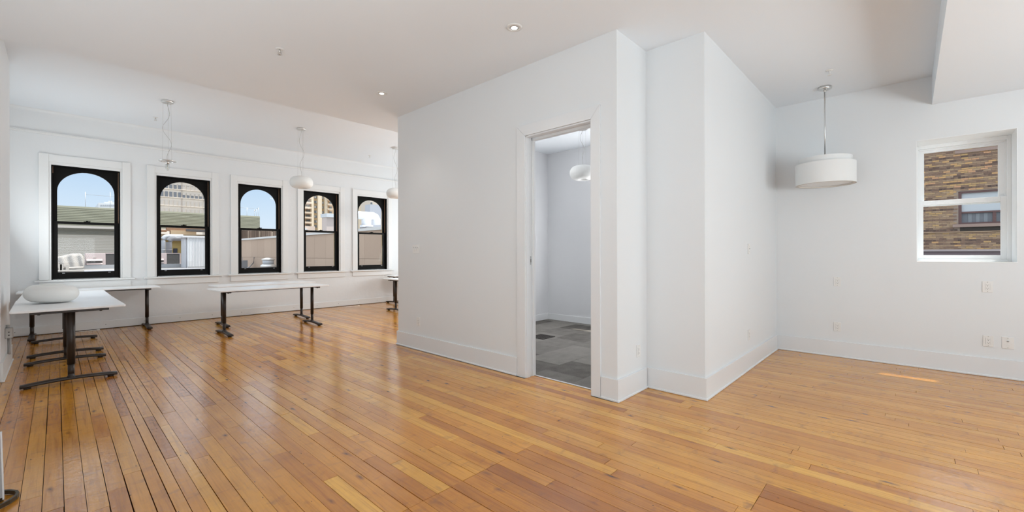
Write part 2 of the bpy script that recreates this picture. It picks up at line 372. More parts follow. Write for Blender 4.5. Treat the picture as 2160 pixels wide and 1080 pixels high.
# cove profile in (y inward, z) swept along x
prof = [(YW-u, ZW+v) for u, v in pts]
n = len(prof)
b.add([(XL, p[0], p[1]) for p in prof]+[(XR2, p[0], p[1]) for p in prof], [list(range(n)), list(range(n, 2*n))[::-1]]+[(i, (i+1) % n, n+(i+1) % n, n+i) for i in range(n)])
struct(b.build('trim_2', PLASTER))

# ------------------------------------------------------------------ timber floor, board by board
floor = struct(part('floor', [(XL, XO, YB, YE-.13, -.10, -.022), (XL, XR2, YE-.13, YW+.05, -.10, -.022)], SUBF))
edges = [-.135, -.053, .025, .106, .186, .266, .347, .41, .468, .53, .587, .675, .761, .852, .945, 1.038, 1.127,
         1.223, 1.315, 1.406, 1.499, 1.584, 1.684, 1.766, 1.861, 1.952, 2.038, 2.131, 2.216, 2.30, 2.39, 2.475, 2.56, 2.645, 2.728, 2.821, 2.892, 2.99,
         3.078, 3.163, 3.24, 3.318, 3.41, 3.5, 3.599]
x = -.135
while x > XL: x -= .0815; edges.insert(0, max(x, XL))
x = edges[-1]
while x < XR2: x += .086 if x < 4 else .078; edges.append(min(x, XR2))
rnd = random.Random(21)
boards = []
for x0, x1 in zip(edges, edges[1:]):
    if x1-x0 < .01: continue
    xm = (x0+x1)/2
    ylo, yhi = YB, YW-.004
    spans = []
    if xm < XM-.0: spans = [(YB, YW)]
    elif xm < XM+TM: spans = [(YB, YA+.03), (DY0, DY1), (YE-.02, YW)] if xm < XM+.14 else [(YB, YA+.03), (YE-.02, YW)]
    elif xm < XB: spans = [(YB, YA+.03), (YE-.02, YW)]
    elif xm < XD+.02: spans = [(YB, YC+.03), (YE-.02, YW)]
    else: spans = [(YE-.02, YW)]
    for a, z in spans:
        y = a - rnd.uniform(0, 1.2)
        cuts = []
        while y < z:
            y += rnd.choice((rnd.uniform(.5, 1.2), rnd.uniform(1.2, 3.4), rnd.uniform(1.5, 3.4))); cuts.append(y)
        force = 1.872 if 1.05 < xm < 2.216 else (.592 if 2.37 < xm < 2.728 else None)
        if force is not None: cuts = [c for c in cuts if abs(c-force) > .35]+[force]
        cuts = sorted(c for c in cuts if a+.15 < c < z-.15)
        yy = [a]+cuts+[z]
        for p, q in zip(yy, yy[1:]): boards.append((x0, x1, p, q))
def board_score(bd):
    x0, x1, y0, y1 = bd; best = 0
    for k in range(9):
        x, y = (x0+x1)/2, y0+(y1-y0)*(k+.5)/9
        dep = x*_s+y*_c; lat = x*_c-y*_s
        if dep < .3: continue
        u, v = lat/dep, HC/dep
        if abs(u) < 1.22 and v < .62:
            if x > XM and y > YC: 
                if not (y < YA and x < XB): continue
            best += (x1-x0)*(y1-y0)/9*HC/dep**3
    return best
order = sorted(range(len(boards)), key=lambda i: -board_score(boards[i]))
solo = set(order[:298])
rest = MB(); rtones = []
for i, (x0, x1, y0, y1) in enumerate(boards):
    left = x0 < 1.6
    g = rnd.choice((.0006, .0011, .0018, .0028)) if left else rnd.choice((.0005, .0009, .0013, .0018))
    ge = rnd.choice((.0004, .0009, .0016))
    dz = rnd.uniform(-.0007, .0005); tl = rnd.uniform(-.0004, .0004)
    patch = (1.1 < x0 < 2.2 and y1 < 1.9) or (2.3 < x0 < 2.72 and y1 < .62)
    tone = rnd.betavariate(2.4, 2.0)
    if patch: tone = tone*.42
    elif x0 < .9: tone = .08+tone*.8
    elif x0 > 3.9: tone = .35+tone*.45
    t3 = (tone, rnd.random(), rnd.random())
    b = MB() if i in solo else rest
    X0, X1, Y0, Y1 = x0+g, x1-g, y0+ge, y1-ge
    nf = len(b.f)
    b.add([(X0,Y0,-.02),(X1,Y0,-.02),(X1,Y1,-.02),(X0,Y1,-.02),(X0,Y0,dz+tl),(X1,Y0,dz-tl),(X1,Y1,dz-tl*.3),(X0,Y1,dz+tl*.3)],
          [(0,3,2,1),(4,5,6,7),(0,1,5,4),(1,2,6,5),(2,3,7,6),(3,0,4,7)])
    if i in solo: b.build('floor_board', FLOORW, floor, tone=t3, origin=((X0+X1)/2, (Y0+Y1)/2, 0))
    else: rtones += [t3]*(len(b.f)-nf)
o = rest.build('floor_boards', FLOORW, floor, tone=rtones); o['kind'] = 'stuff'

# carpet of the office behind the door
cf = struct(part('floor_carpet', [(XM+.1, XD, YA+.10, YE-.13, -.02, -.006)], SUBF))
rnd = random.Random(5)
ang = 0
y = YA+.10
ty = 0
while y < YE-.13-.01:
    x = XM+.13; y1 = min(y+.5, YE-.13); k = 0
    while x < XD-.01:
        x1 = min(x+(.25 if (k == 0 and ty % 2) else .5), XD)
        b = MB().box(x+.001, x1-.001, y+.001, y1-.001, -.008, .004+rnd.uniform(-.0006, .0006))
        b.build('carpet_tile', CARPET, cf, tone=(.08+rnd.random()*.38, 0, 0), origin=((x+x1)/2, (y+y1)/2, 0)); x = x1; k += 1
    y = y1; ty += 1
th = part('threshold_strip', [(XM+.118, XM+.142, DY0, DY1, .0, .007)], METAL, bevel=.003)
tag(th, 'thin metal threshold strip between the wood floor and the grey carpet', 'threshold')
# floor vent in the carpet
fv = part('vent_frame', [(4.99, 5.29, 4.03, 4.045, .004, .012), (4.99, 5.29, 4.30, 4.315, .004, .012), (4.99, 5.005, 4.045, 4.30, .004, .012), (5.275, 5.29, 4.045, 4.30, .004, .012)], DARKSLOT)
fv.name = 'floor_vent'; tag(fv, 'dark metal floor vent set in the grey carpet beyond the doorway', 'vent')
for k in range(9): part('slat', [(5.006, 5.274, 4.05+k*.028, 4.062+k*.028, .004, .010)], BRONZE, fv)

# ------------------------------------------------------------------ arched windows of the far wall
def frame_box(b, x0, x1, z0, z1, w, wb, wt, y0, y1):
    b.box(x0, x0+w, y0, y1, z0, z1).box(x1-w, x1, y0, y1, z0, z1)
    b.box(x0+w, x1-w, y0, y1, z0, z0+wb).box(x0+w, x1-w, y0, y1, z1-wt, z1); return b
def arch_sash(x0, x1, z0, z1, w, zs, zt, y0, y1):
    """sash frame with an arched head: stiles, bottom rail, and a top board cut by an arch springing at zs, crown zt"""
    b = MB(); a, c = x0+w, x1-w; r = (c-a)/2; xc = (a+c)/2; n = 20
    b.box(x0, a, y0, y1, z0, zs).box(c, x1, y0, y1, z0, zs).box(a, c, y0, y1, z0, z0+.042)
    arcp = [(xc+r*math.cos(math.pi*i/n), zs+(zt-zs)*math.sin(math.pi*i/n)) for i in range(n+1)]
    for i in range(n):
        (xa, za), (xb_, zb) = arcp[i], arcp[i+1]
        vs = []
        for yy in (y0, y1): vs += [(xa, yy, za), (xb_, yy, zb), (xb_, yy, z1), (xa, yy, z1)]
        b.add(vs, [(0, 1, 2, 3), (7, 6, 5, 4), (0, 4, 5, 1), (1, 5, 6, 2), (2, 6, 7, 3), (3, 7, 4, 0)])
    b.box(x0, a, y0, y1, zs, z1).box(c, x1, y0, y1, zs, z1)
    return b
def window_unit(i, X):
    w = struct(empty('window_%d' % i, (X+WW/2, YW, WZ0)))
    X0 = -WW/2; X1 = WW/2; H = WZ1-WZ0       # local frame: x centred, y out of the wall, z from the sill
    def p(name, boxes, m, par=w, bevel=.003):
        b = MB()
        for q in boxes: b.box(*q)
        return b.build(name, m, par, bevel=bevel)
    p('side_casing', [(X0-.138, X0-.026, -.026, 0, 0, H+.172)], OLDTRIM); p('side_casing', [(X1+.026, X1+.138, -.026, 0, 0, H+.172)], OLDTRIM)
    p('head_casing', [(X0-.026, X1+.026, -.020, 0, H+.045, H+.166)], OLDTRIM)
    p('inner_stop', [(X0-.026, X0, -.008, .03, 0, H+.045), (X1, X1+.026, -.008, .03, 0, H+.045), (X0, X1, -.008, .03, H, H+.045)], OLDTRIM)
    p('window_stool', [(X0-.19, X1+.19, -.062, .0, -.030, -.002), (X0, X1, 0, .05, -.030, -.002)], OLDTRIM, bevel=.006)
    p('apron', [(X0-.138, X1+.138, -.022, 0, -.15, -.030)], OLDTRIM)
    J = .016
    p('jamb_liner', [(X0, X0+J, .004, .216, 0, H), (X1-J, X1, .004, .216, 0, H), (X0+J, X1-J, .004, .216, H-J, H)], BLACK, bevel=0)
    zm = 1.858-WZ0; zl = 1.812-WZ0
    us = arch_sash(X0+J, X1-J, zl+.004, H-J, .052, 2.372-WZ0, 2.712-WZ0, .098, .135).build('upper_sash', BLACK, w, bevel=0)
    ls = frame_box(MB(), X0+J, X1-J, .012, zm, .058, .112, .042, .050, .090).build('lower_sash', BLACK, w, bevel=.003)
    MB().box(X0+J+.05, X1-J-.05, .114, .118, zl+.03, H-.06).build('pane', GLASS, us)
    MB().box(X0+J+.056, X1-J-.056, .066, .070, .11, zm-.04).build('pane', GLASS, ls)
    b = MB(); b.box(-.04, .04, .045, .092, zm, zm+.010).lathe([(.014, 0), (.014, .012), (.008, .016)], 12, M=Tr(0, .068, zm+.008)); b.box(-.008, .045, .056, .066, zm+.014, zm+.022)
    b.build('sash_lock', BLACK, ls)
    for s in (-.28, .28):
        MB().box(s-.016, s+.016, .036, .052, .103, .110).build('sash_lift', METAL, ls)
    p('sash_cord', [(X1-J-.006, X1-J-.001, .074, .088, zm, H-J)], CORD, bevel=0)
    if i == 1: p('sash_cord', [(X0+J+.001, X0+J+.006, .074, .088, H-J-.11, H-J)], CORD, bevel=0)
    p('outer_sill', [(X0+J, X1-J, .09, .30, -.02, .012)], OLDTRIM)
    p('brick_reveal', [(X1-J-.004, X1+.06, .217, .245, 0, H)], REVB, bevel=0)
    return w
for i, X in enumerate(WX): window_unit(i+1, X)

# ------------------------------------------------------------------ white double-hung window of the right wall
w6 = struct(empty('window_6', (XD, (ry0+ry1)/2, rz0)))
def p6(name, boxes, m, par, bevel=.002):
    b = MB()
    for (x0, x1, y0, y1, z0, z1) in boxes: b.box(x0-XD, x1-XD, y0-(ry0+ry1)/2, y1-(ry0+ry1)/2, z0-rz0, z1-rz0)
    return b.build(name, m, par, bevel=bevel)
p6('reveal_lining', [(XD, 7.03, ry0, ry0+.004, rz0, rz1), (XD, 7.03, ry1-.004, ry1, rz0, rz1), (XD, 7.03, ry0, ry1, rz1-.004, rz1), (XD-.004, 7.03, ry0, ry1, rz0, rz0+.006)], VINYL, w6, 0)
fy0, fy1, fz0, fz1 = ry0+.004, ry1-.004, rz0+.006, rz1-.004
def ring(x0, x1, y0, y1, z0, z1, wl, wr, wb, wt): return [(x0, x1, y0, y0+wr, z0, z1), (x0, x1, y1-wl, y1, z0, z1), (x0, x1, y0+wr, y1-wl, z0, z0+wb), (x0, x1, y0+wr, y1-wl, z1-wt, z1)]
p6('window_frame', ring(6.985, 7.10, fy0, fy1, fz0, fz1, .014, .030, .020, .040), VINYL, w6)
p6('frame_step', ring(7.03, 7.10, fy0+.03, fy1-.014, fz0+.02, fz1-.04, .006, .014, .01, .014), VINYL, w6)
u6 = p6('upper_sash', ring(7.055, 7.085, -.752, -.076, 1.842, 2.512, .046, .046, .05, .036), VINYL, w6)
l6 = p6('lower_sash', ring(7.012, 7.045, -.764, -.070, 1.215, 1.906, .044, .044, .052, .052), VINYL, w6)
p6('pane', [(7.068, 7.072, -.71, -.118, 1.89, 2.48)], GLASS, u6, 0)
p6('pane', [(7.026, 7.030, -.724, -.110, 1.262, 1.858)], GLASS, l6, 0)
# office window (out of sight round the door jamb, lights the carpet)
w7 = struct(empty('window_7', (XD, 3.15, rz0)))
part('window_frame', [(7.03, 7.08, oy0, oy0+.05, rz0, rz1), (7.03, 7.08, oy1-.05, oy1, rz0, rz1), (7.03, 7.08, 3.12, 3.18, rz0, rz1), (7.03, 7.08, oy0, oy1, rz0, rz0+.05), (7.03, 7.08, oy0, oy1, rz1-.05, rz1)], VINYL).parent = w7
bpy.data.objects['window_frame.001'].matrix_parent_inverse = Matrix.Translation((-XD, -3.15, -rz0))

# ------------------------------------------------------------------ doorway with pocket door
d1 = struct(empty('door_1', (XM, DY0, 0)))
def pd(name, boxes, m, par=d1, bevel=.002):
    b = MB()
    for (x0, x1, y0, y1, z0, z1) in boxes: b.box(x0-XM, x1-XM, y0-DY0, y1-DY0, z0, z1)
    return b.build(name, m, par, bevel=bevel)
CW = .112; CT = .019
def casing(y0, y1, y2, y3, z0, z1, z2, z3, name):   # mitred board on the wall face as a prism
    b = MB(); vs = []
    for xx in (-CT, 0): vs += [(xx, y0-DY0, z0), (xx, y1-DY0, z1), (xx, y2-DY0, z2), (xx, y3-DY0, z3)]
    b.add(vs, [(0, 1, 2, 3), (7, 6, 5, 4), (0, 4, 5, 1), (1, 5, 6, 2), (2, 6, 7, 3), (3, 7, 4, 0)]); return b.build(name, TRIM, d1, bevel=.002)
e = .0008
yl, yr = DY1, DY0
casing(yl, yl+CW, yl+CW, yl, 0, 0, DZ+CW-e, DZ-e, 'side_casing')
casing(yr-.096, yr, yr, yr-.096, 0, 0, DZ-e, DZ+CW-e, 'side_casing')
casing(yr, yl, yl+CW, yr-.096, DZ+e, DZ+e, DZ+CW+e, DZ+CW+e, 'head_casing')
pd('jamb', [(XM-.004, XM+.048, yl-.012, yl, 0, DZ), (XM+.092, XM+TM+.004, yl-.012, yl, 0, DZ)], TRIM)
pd('jamb', [(XM-.004, XM+TM+.004, yr, yr+.012, 0, DZ)], TRIM)
pd('head_jamb', [(XM-.004, XM+.048, yr, yl, DZ-.014, DZ), (XM+.092, XM+TM+.004, yr, yl, DZ-.03, DZ), (XM+.048, XM+.092, yr, yl, DZ-.004, DZ)], TRIM)
leaf = pd('door_leaf', [(XM+.052, XM+.088, yl-.003, yl+.02, .012, DZ-.006)], TRIM)
pd('edge_pull', [(XM+.061, XM+.079, yl-.006, yl-.003, 1.18, 1.27)], METAL, leaf)
pd('latch', [(XM+.066, XM+.074, yl-.010, yl-.006, 1.205, 1.24)], BRASSD, leaf)
pd('weather_strip', [(XM+.098, XM+.108, yl-.016, yl-.012, .62, DZ-.03)], PLASTIC)

# ------------------------------------------------------------------ tables
def make_table(L, D, T):
    """origin on the floor under the centre; long side along local x; feet run along local y"""
    t = empty('work_table')
    b = MB(); rr = .018
    pts = arc(L/2-rr, D/2-rr, rr, 0, 90, 5)+arc(-L/2+rr, D/2-rr, rr, 90, 180, 5)+arc(-L/2+rr, -D/2+rr, rr, 180, 270, 5)+arc(L/2-rr, -D/2+rr, rr, 270, 360, 5)
    b.prism(pts, T-.022, T); b.build('tabletop', LAMI, t, bevel=.004)
    fx = L/2-(.15 if L > 1.5 else .11)
    MB().box(-fx, fx, -.055, -.015, T-.056, T-.024).box(-fx, fx, .015, .055, T-.056, T-.024).build('beam', BRONZE, t, bevel=.003)
    for s in (-1, 1):
        c = MB().box(s*fx-.028, s*fx+.028, -.28, .28, T-.052, T-.0225)
        for q in (-.22, .22): c.lathe([(.012, T-.06), (.012, T-.050)], 10, M=Tr(s*fx, q, 0))
        c.build('crossbar', BRONZE, t, bevel=.004)
        # foot: gently arched bar with pads
        f = MB(); n = 12; vs = []
        hl = .345
        for i in range(n+1):
            y = -hl+2*hl*i/n; u = abs(y)/hl; lift = .019*(1-u**2); wdt = .031+.008*u
            for (dx, dz) in ((-wdt, .012), (wdt, .012), (wdt, .034), (wdt-.01, .040), (-wdt+.01, .040), (-wdt, .034)):
                vs.append((s*fx+dx, y, dz+lift))
        m = 6; fs = [list(range(m)), [n*m+k for k in range(m)][::-1]]
        for i in range(n):
            for k in range(m): fs.append((i*m+k, i*m+(k+1) % m, (i+1)*m+(k+1) % m, (i+1)*m+k))
        f.add(vs, fs, True); fo = f.build('foot', BRONZE, t); 
        md = fo.modifiers.new('bevel', 'BEVEL'); md.width = .003; md.limit_method = 'ANGLE'; md.angle_limit = R(50)
        for q in (-1, 1): MB().lathe([(.024, 0), (.027, .004), (.027, .016)], 14, M=Tr(s*fx, q*(hl-.05), 0)).build('glide', BRONZE, fo)
        # telescopic leg: lower tube, flared base, outer sleeve
        def oval(rx, ry): return [(s*fx+rx*math.cos(2*math.pi*k/20), ry*math.sin(2*math.pi*k/20)) for k in range(20)]
        lg = MB()
        prev = None
        for (z0, z1, r0) in ((.056, .19, .0225),): lg.prism(oval(r0, r0*1.12), z0, z1, smooth=True)
        lg.lathe([(.044, .052), (.034, .058), (.026, .070), (.0235, .09)], 20, M=Tr(s*fx, 0, 0))
        lo = lg.build('leg', BRONZE, t)
        lo.data.polygons.foreach_set('use_smooth', [len(p.vertices) == 4 for p in lo.data.polygons])
        so = MB().prism(oval(.027, .031), .185, T-.05, smooth=True).build('sleeve', BRONZE, lo)
        so.data.polygons.foreach_set('use_smooth', [len(p.vertices) == 4 for p in so.data.polygons])
    return t
def put_table(L, D, T, x, y, rz, label):
    t = make_table(L, D, T); t.location = (x, y, 0); t.rotation_euler.z = R(rz)
    tag(t, label, 'table', 'white height-adjustable work tables'); return t
put_table(1.46, .81, .765, .092, 6.87, 90.8, 'white work table with bronze T legs nearest the left edge, glass globe on its top')
put_table(1.58, .85, .735, .09, 8.66, 90, 'white work table directly behind the one carrying the glass globe')
put_table(1.66, .64, .735, .42, 9.93, 0, 'narrow white work table along the wall under the first window, crosswise to two others')
put_table(1.70, .76, .735, 2.55, 8.12, 1.5, 'white work table in the middle of the far room, front one of a parallel pair')
put_table(1.68, .66, .735, 2.75, 9.14, .5, 'white work table in the middle of the far room, rear one of a parallel pair')
put_table(1.6, .50, .735, 6.68, 9.86, 0, 'white work table under the fifth window mostly hidden behind the middle wall')
put_table(1.6, .60, .735, 5.89, 8.50, 0, 'white work table whose tip alone shows past the middle wall, lower of two')

# loose globe on the near table
def globe_profile(r, h, hole=.075):
    pr = []
    for k in range(0, 25):
        a = R(-90+180*k/24); 
        pr.append((hole+(r-hole)*math.cos(a)**.85 if math.cos(a) > 1e-6 else hole, h/2*math.sin(a)*(1-.0)))
    return pr
g = MB(); hr, hh = .215, .19
prf = globe_profile(hr, hh, .10)
prf = [(.02, -hh/2+.012), (.07, -hh/2+.004)]+prf+[(.09, hh/2+.006), (.082, hh/2-.01)]
g.lathe(prf, 48, M=Matrix.Rotation(R(3), 4, 'Y'), caps=True)
go = empty('glass_globe', (-.035, 6.98, .765)); tag(go, 'white opal glass pendant globe lying loose on the near left table', 'glass globe')
gb = g.build('globe', OPAL, go); gb.location = (0, 0, hh/2+.009)
MB().lathe([(.088, 0), (.094, 0), (.096, .008), (.088, .010)], 40, M=Tr(.004, 0, hh+.008) @ Matrix.Rotation(R(3), 4, 'Y')).build('rim', OPALF, go)

# ------------------------------------------------------------------ pendant lamps of the far room
def wavy(x, y, z0, z1, amp, ph, n=24):
    return [(x+amp*math.sin(ph+3.4*math.pi*(k/n))*math.sin(math.pi*k/n), y+.4*amp*math.sin(math.pi*k/n*2), z0+(z1-z0)*k/n) for k in range(n+1)]
def pendant(x, y, ztop, zc, label, bare=False, rz=0, h=.215, r=.20):
    o = empty('pendant_lamp', (x, y, ztop)); 
    MB().lathe([(.078, 0), (.08, -.004), (.08, -.024), (.074, -.028)][::-1], 32).build('canopy', CHROME, o)
    zt = zc-ztop
    top = zt+(h/2 if not bare else 0)
    for k in range(3):
        a = R(30+120*k); c = .056
        MB().tube([(c*math.cos(a), c*math.sin(a), -.026), (c*1.15*math.cos(a), c*1.15*math.sin(a), top+.004)], .0011, 5).build('cable', WIRE, o)
    MB().tube(wavy(0, 0, -.026, top, .06 if bare else .05, 0 if bare else 2.6), .0028, 6).build('power_cord', WIRE, o)
    if bare:
        ring = MB(); prof = [(.082, zt-.008), (.106, zt-.008), (.110, zt), (.106, zt+.006), (.084, zt+.006)]
        n = 36; vs = []; fs = []
        for (rr, zz) in prof:
            for i in range(n): a = 2*math.pi*i/n; vs.append((rr*math.cos(a), rr*math.sin(a), zz))
        for k in range(5):
            for i in range(n): fs.append((k*n+i, k*n+(i+1) % n, ((k+1) % 5)*n+(i+1) % n, ((k+1) % 5)*n+i))
        ring.add(vs, fs, True); ring.build('metal_ring', CHROME, o)
        b = MB()
        for a in (20, 140, 260): b.box(0, .09, -.006, .006, zt-.004, zt+.002, M=Matrix.Rotation(R(a), 4, 'Z'))
        b.lathe([(.024, zt-.045), (.024, zt+.004)], 20); b.build('socket', CHROME, o)
        MB().lathe([(.004, zt-.150), (.014, zt-.144), (.024, zt-.115), (.029, zt-.08), (.027, zt-.045)], 24).build('glass_bulb', CLEAR, o)
        MB().lathe([(.010, zt-.12), (.013, zt-.10), (.013, zt-.05)], 16).build('lamp_capsule', OPALF, o)
    else:
        pr = globe_profile(r, h, .09)
        pr = [(.055, zt-h/2+.022), (.068, zt-h/2+.006)]+[(a_, z_+zt) for a_, z_ in pr]+[(.08, zt+h/2-.004)]
        gl = MB().lathe(pr, 48).build('glass_shade', OPAL, o)
        MB().lathe([(.084, zt+h/2-.004), (.087, zt+h/2+.004), (.08, zt+h/2+.008)], 32).build('top_plate', CHROME, o)
    return tag(o, label, 'lamp', 'cable pendant lamps')
pendant(1.170, 8.345, ZW, 2.735, 'pendant lamp without its globe, bare metal ring and clear bulb near the second window', bare=True)
pendant(3.150, 8.36, ZW, 2.643, 'pendant lamp with flattened white glass globe between the third and fourth windows')
pendant(5.157, 8.36, ZW, 2.640, 'pendant lamp with white globe half hidden by the middle wall')
pendant(5.62, 3.74, ZC, 2.555, 'pendant lamp with white globe seen through the doorway')

# ------------------------------------------------------------------ drum pendant of the right room
o = empty('drum_pendant', (6.209, .735, ZC)); tag(o, 'white double drum shade pendant on a straight rod beside the right wall', 'lamp')
MB().lathe([(.058, -.034), (.066, -.030), (.066, 0)], 32).build('canopy', CHROME, o)
for k in (0, 180): MB().lathe([(.005, -.042), (.005, -.034)], 8, M=Tr(.035*math.cos(R(k+30)), .035*math.sin(R(k+30)), 0)).build('canopy_screw', CHROME, o)
MB().tube([(0, 0, -.034), (0, 0, -.83)], .0065, 10).lathe([(.011, -.06), (.011, -.034)], 12).build('rod', CHROME, o)
def drum(r0, zb, zt, th=.004):
    b = MB(); n = 64; prof = [(r0-th, zb), (r0, zb), (r0, zt), (r0-th, zt)]; vs = []; fs = []
    for (rr, zz) in prof:
        for i in range(n): a = 2*math.pi*i/n; vs.append((rr*math.cos(a), rr*math.sin(a), zz))
    for k in range(4):
        for i in range(n): fs.append((k*n+i, k*n+(i+1) % n, ((k+1) % 4)*n+(i+1) % n, ((k+1) % 4)*n+i))
    return b.add(vs, fs, True)
def flat(o_): 
    m = o_.modifiers.new('es', 'EDGE_SPLIT'); m.split_angle = R(40); return o_
zb = 2.102-ZC
flat(drum(.293, zb, zb+.245).build('outer_shade', FABRIC, o))
flat(drum(.258, zb+.05, zb+.312).build('inner_shade', FABRIC, o))
flat(drum(.292, zb+.0, zb+.012, .03).build('bottom_ring', FABIN, o))
MB().lathe([(.262, zb+.014), (.262, zb+.018)], 48, smooth=False).build('diffuser', DIFF, o)
b = MB()
for a in (0, 120, 240): b.box(0, .258, -.003, .003, zb+.295, zb+.299, M=Matrix.Rotation(R(a), 4, 'Z'))
b.lathe([(.02, zb+.285), (.02, zb+.325)], 16); b.build('spider', CHROME, o)

# ------------------------------------------------------------------ recessed lights, sprinklers
def downlight(x, y, label):
    o = empty('downlight', (x, y, ZC))
    def ringm(prof, n=40):
        b = MB(); vs = []; fs = []; m = len(prof)
        for (rr, zz) in prof:
            for i in range(n): a = 2*math.pi*i/n; vs.append((rr*math.cos(a), rr*math.sin(a), zz))
        for k in range(m):
            for i in range(n): fs.append((k*n+i, k*n+(i+1) % n, ((k+1) % m)*n+(i+1) % n, ((k+1) % m)*n+i))
        return b.add(vs, fs, True)
    ringm([(.040, -.002), (.069, -.001), (.068, -.005), (.042, -.010)]).build('trim_ring', PLASTIC, o)
    ringm([(.026, -.004), (.040, -.003), (.040, -.007), (.027, -.009)]).build('gimbal', CHROME, o)
    MB().lathe([(.026, -.0085), (.026, -.002)], 32).build('lamp', LAMPON, o)
    tag(o, label, 'downlight', 'recessed ceiling lights')
    d = bpy.data.lights.new('downlight_spot', 'SPOT'); d.energy = 12; d.spot_size = R(100); d.spot_blend = .8; d.color = (1, .95, .88); d.shadow_soft_size = .03
    l = bpy.data.objects.new('downlight_spot', d); COL.objects.link(l); l.parent = o; l.location = (0, 0, -.02)
downlight(2.71, 2.50, 'lit recessed ceiling light with white ring above the doorway')
downlight(2.71, 4.70, 'lit recessed ceiling light near the far end of the middle wall')
def sprinkler(x, y, z, label, m=CHROME, up=False):
    o = empty('sprinkler', (x, y, z))
    MB().lathe([(.034, 0), (.034, -.003), (.020, -.007)][::-1], 24).build('escutcheon', PLASTIC, o)
    b = MB().lathe([(.008, -.034), (.009, -.007)], 12); b.tube([(.008, 0, -.028), (.014, 0, -.04), (.004, 0, -.054)], .0022, 6).tube([(-.008, 0, -.028), (-.014, 0, -.04), (-.004, 0, -.054)], .0022, 6)
    b.build('head', m, o)
    b = MB().lathe([(.018, -.056), (.018, -.054)], 16)
    for k in range(8): b.box(.016, .023, -.003, .003, -.056, -.0545, M=Matrix.Rotation(R(45*k), 4, 'Z'))
    b.build('deflector', m, o); return tag(o, label, 'sprinkler', 'ceiling sprinklers')
sprinkler(1.459, 4.393, ZC, 'chrome ceiling sprinkler in the main ceiling, left of the two recessed lights')
sprinkler(5.675, .629, ZC, 'small white ceiling sprinkler beside the drum pendant', PLASTIC)
sprinkler(1.169, 9.48, ZW, 'small ceiling sprinkler behind the bare pendant lamp by the windows')
sprinkler(5.142, 9.473, ZW, 'small ceiling sprinkler above the fifth window near the middle wall')

# ------------------------------------------------------------------ outlets and switches
def plate(name, M, w, h, kind, label, cat, group=None):
    """local frame: x across the wall, y up, z out of the wall"""
    o = empty(name); o.matrix_world = M
    MB().box(-w/2, w/2, -h/2, h/2, 0, .006).build('cover_plate', PLASTIC, o, bevel=.002)
    def scr(y, x=0): return MB().lathe([(.0035, .006), (.0035, .0072)], 10, M=Tr(x, y, 0)).build('screw', GREYPL, o)
    if kind == 'decora':
        MB().box(-.0168, .0168, -.0335, .0335, .006, .0085).build('receptacle', PLASTIC, o, bevel=.001)
        b = MB().box(-.0175, -.0168, -.034, .034, .006, .0066).box(.0168, .0175, -.034, .034, .006, .0066)
        for s in (-1, 1):
            b.box(-.0075, -.0055, s*.017-.001, s*.017+.007, .0085, .0088).box(.0055, .0075, s*.017-.001, s*.017+.006, .0085, .0088)
            b.lathe([(.0032, .0085), (.0032, .0088)], 10, M=Tr(0, s*.017-.008, 0))
        b.build('slots', DARKSLOT, o); scr(.048); scr(-.048)
    elif kind == 'coax':
        MB().lathe([(.0075, .006), (.0075, .012), (.004, .012), (.004, .016)], 16, M=Tr(0, .018, 0)).build('coax_jack', METAL, o)
        MB().box(-.009, .009, -.026, -.010, .006, .008).build('phone_jack', PLASTIC, o, bevel=.001); scr(.048); scr(-.048)
    elif kind == 'toggle3':
        for k in (-1, 0, 1):
            x = k*.046
            b = MB().box(x-.0168, x+.0168, -.0335, .0335, .006, .0075); b.build('rocker_frame', PLASTIC, o, bevel=.0008)
            b = MB(); b.add([(x-.015, -.031, .0075), (x+.015, -.031, .0075), (x+.015, .031, .0075), (x-.015, .031, .0075), (x-.015, -.031, .0085), (x+.015, -.031, .0085), (x+.015, .031, .0125), (x-.015, .031, .0125)],
                [(0,3,2,1),(4,5,6,7),(0,1,5,4),(1,2,6,5),(2,3,7,6),(3,0,4,7)]); b.build('rocker', PLASTIC if k else PLASTIC, o)
            MB().box(x-.009, x+.004, .012, .030, .0108, .0128).build('indicator', GREYPL, o)
    elif kind == 'switch':
        MB().box(-.005, .005, -.012, .012, .006, .0075).box(-.004, .004, .000, .010, .007, .016).build('toggle', PLASTIC, o, bevel=.001); scr(.030); scr(-.030)
    return tag(o, label, cat, group)
def MX(x, y, z): # wall facing -x
    return Matrix.Translation((x, y, z)) @ Matrix(((0, 0, -1, 0), (-1, 0, 0, 0), (0, 1, 0, 0), (0, 0, 0, 1)))
def MY(x, y, z): # wall facing -y
    return Matrix.Translation((x, y, z)) @ Matrix(((1, 0, 0, 0), (0, 0, -1, 0), (0, 1, 0, 0), (0, 0, 0, 1)))
G = 'white wall outlets'
plate('wall_outlet', MX(XD, .665, .938), .072, .115, 'decora', 'white double outlet on the right wall below the drum pendant, upper of two', 'outlet', G)
plate('wall_outlet', MX(XD, .667, .375), .072, .115, 'decora', 'white double outlet on the right wall below the drum pendant, just above the baseboard', 'outlet', G)
plate('wall_outlet', MX(XD, -.590, .938), .074, .118, 'decora', 'white double outlet directly under the right window at mid height', 'outlet', G)
plate('wall_outlet', MX(XD, -.594, .370), .076, .115, 'decora', 'white double outlet low on the wall under the right window', 'outlet', G)
plate('cable_outlet', MX(XD, -.729, .369), .083, .120, 'coax', 'white wall plate with a round cable jack in the lower right corner of the room', 'outlet', G)
plate('light_switch', MY(5.315, YC, 1.343), .075, .118, 'switch', 'faint white switch plate on the bright side wall left of the drum pendant', 'switch', None)
plate('wall_outlet', MY(5.31, YC, .380), .080, .120, 'decora', 'faint white outlet low on the bright side wall near the far right room corner', 'outlet', G)
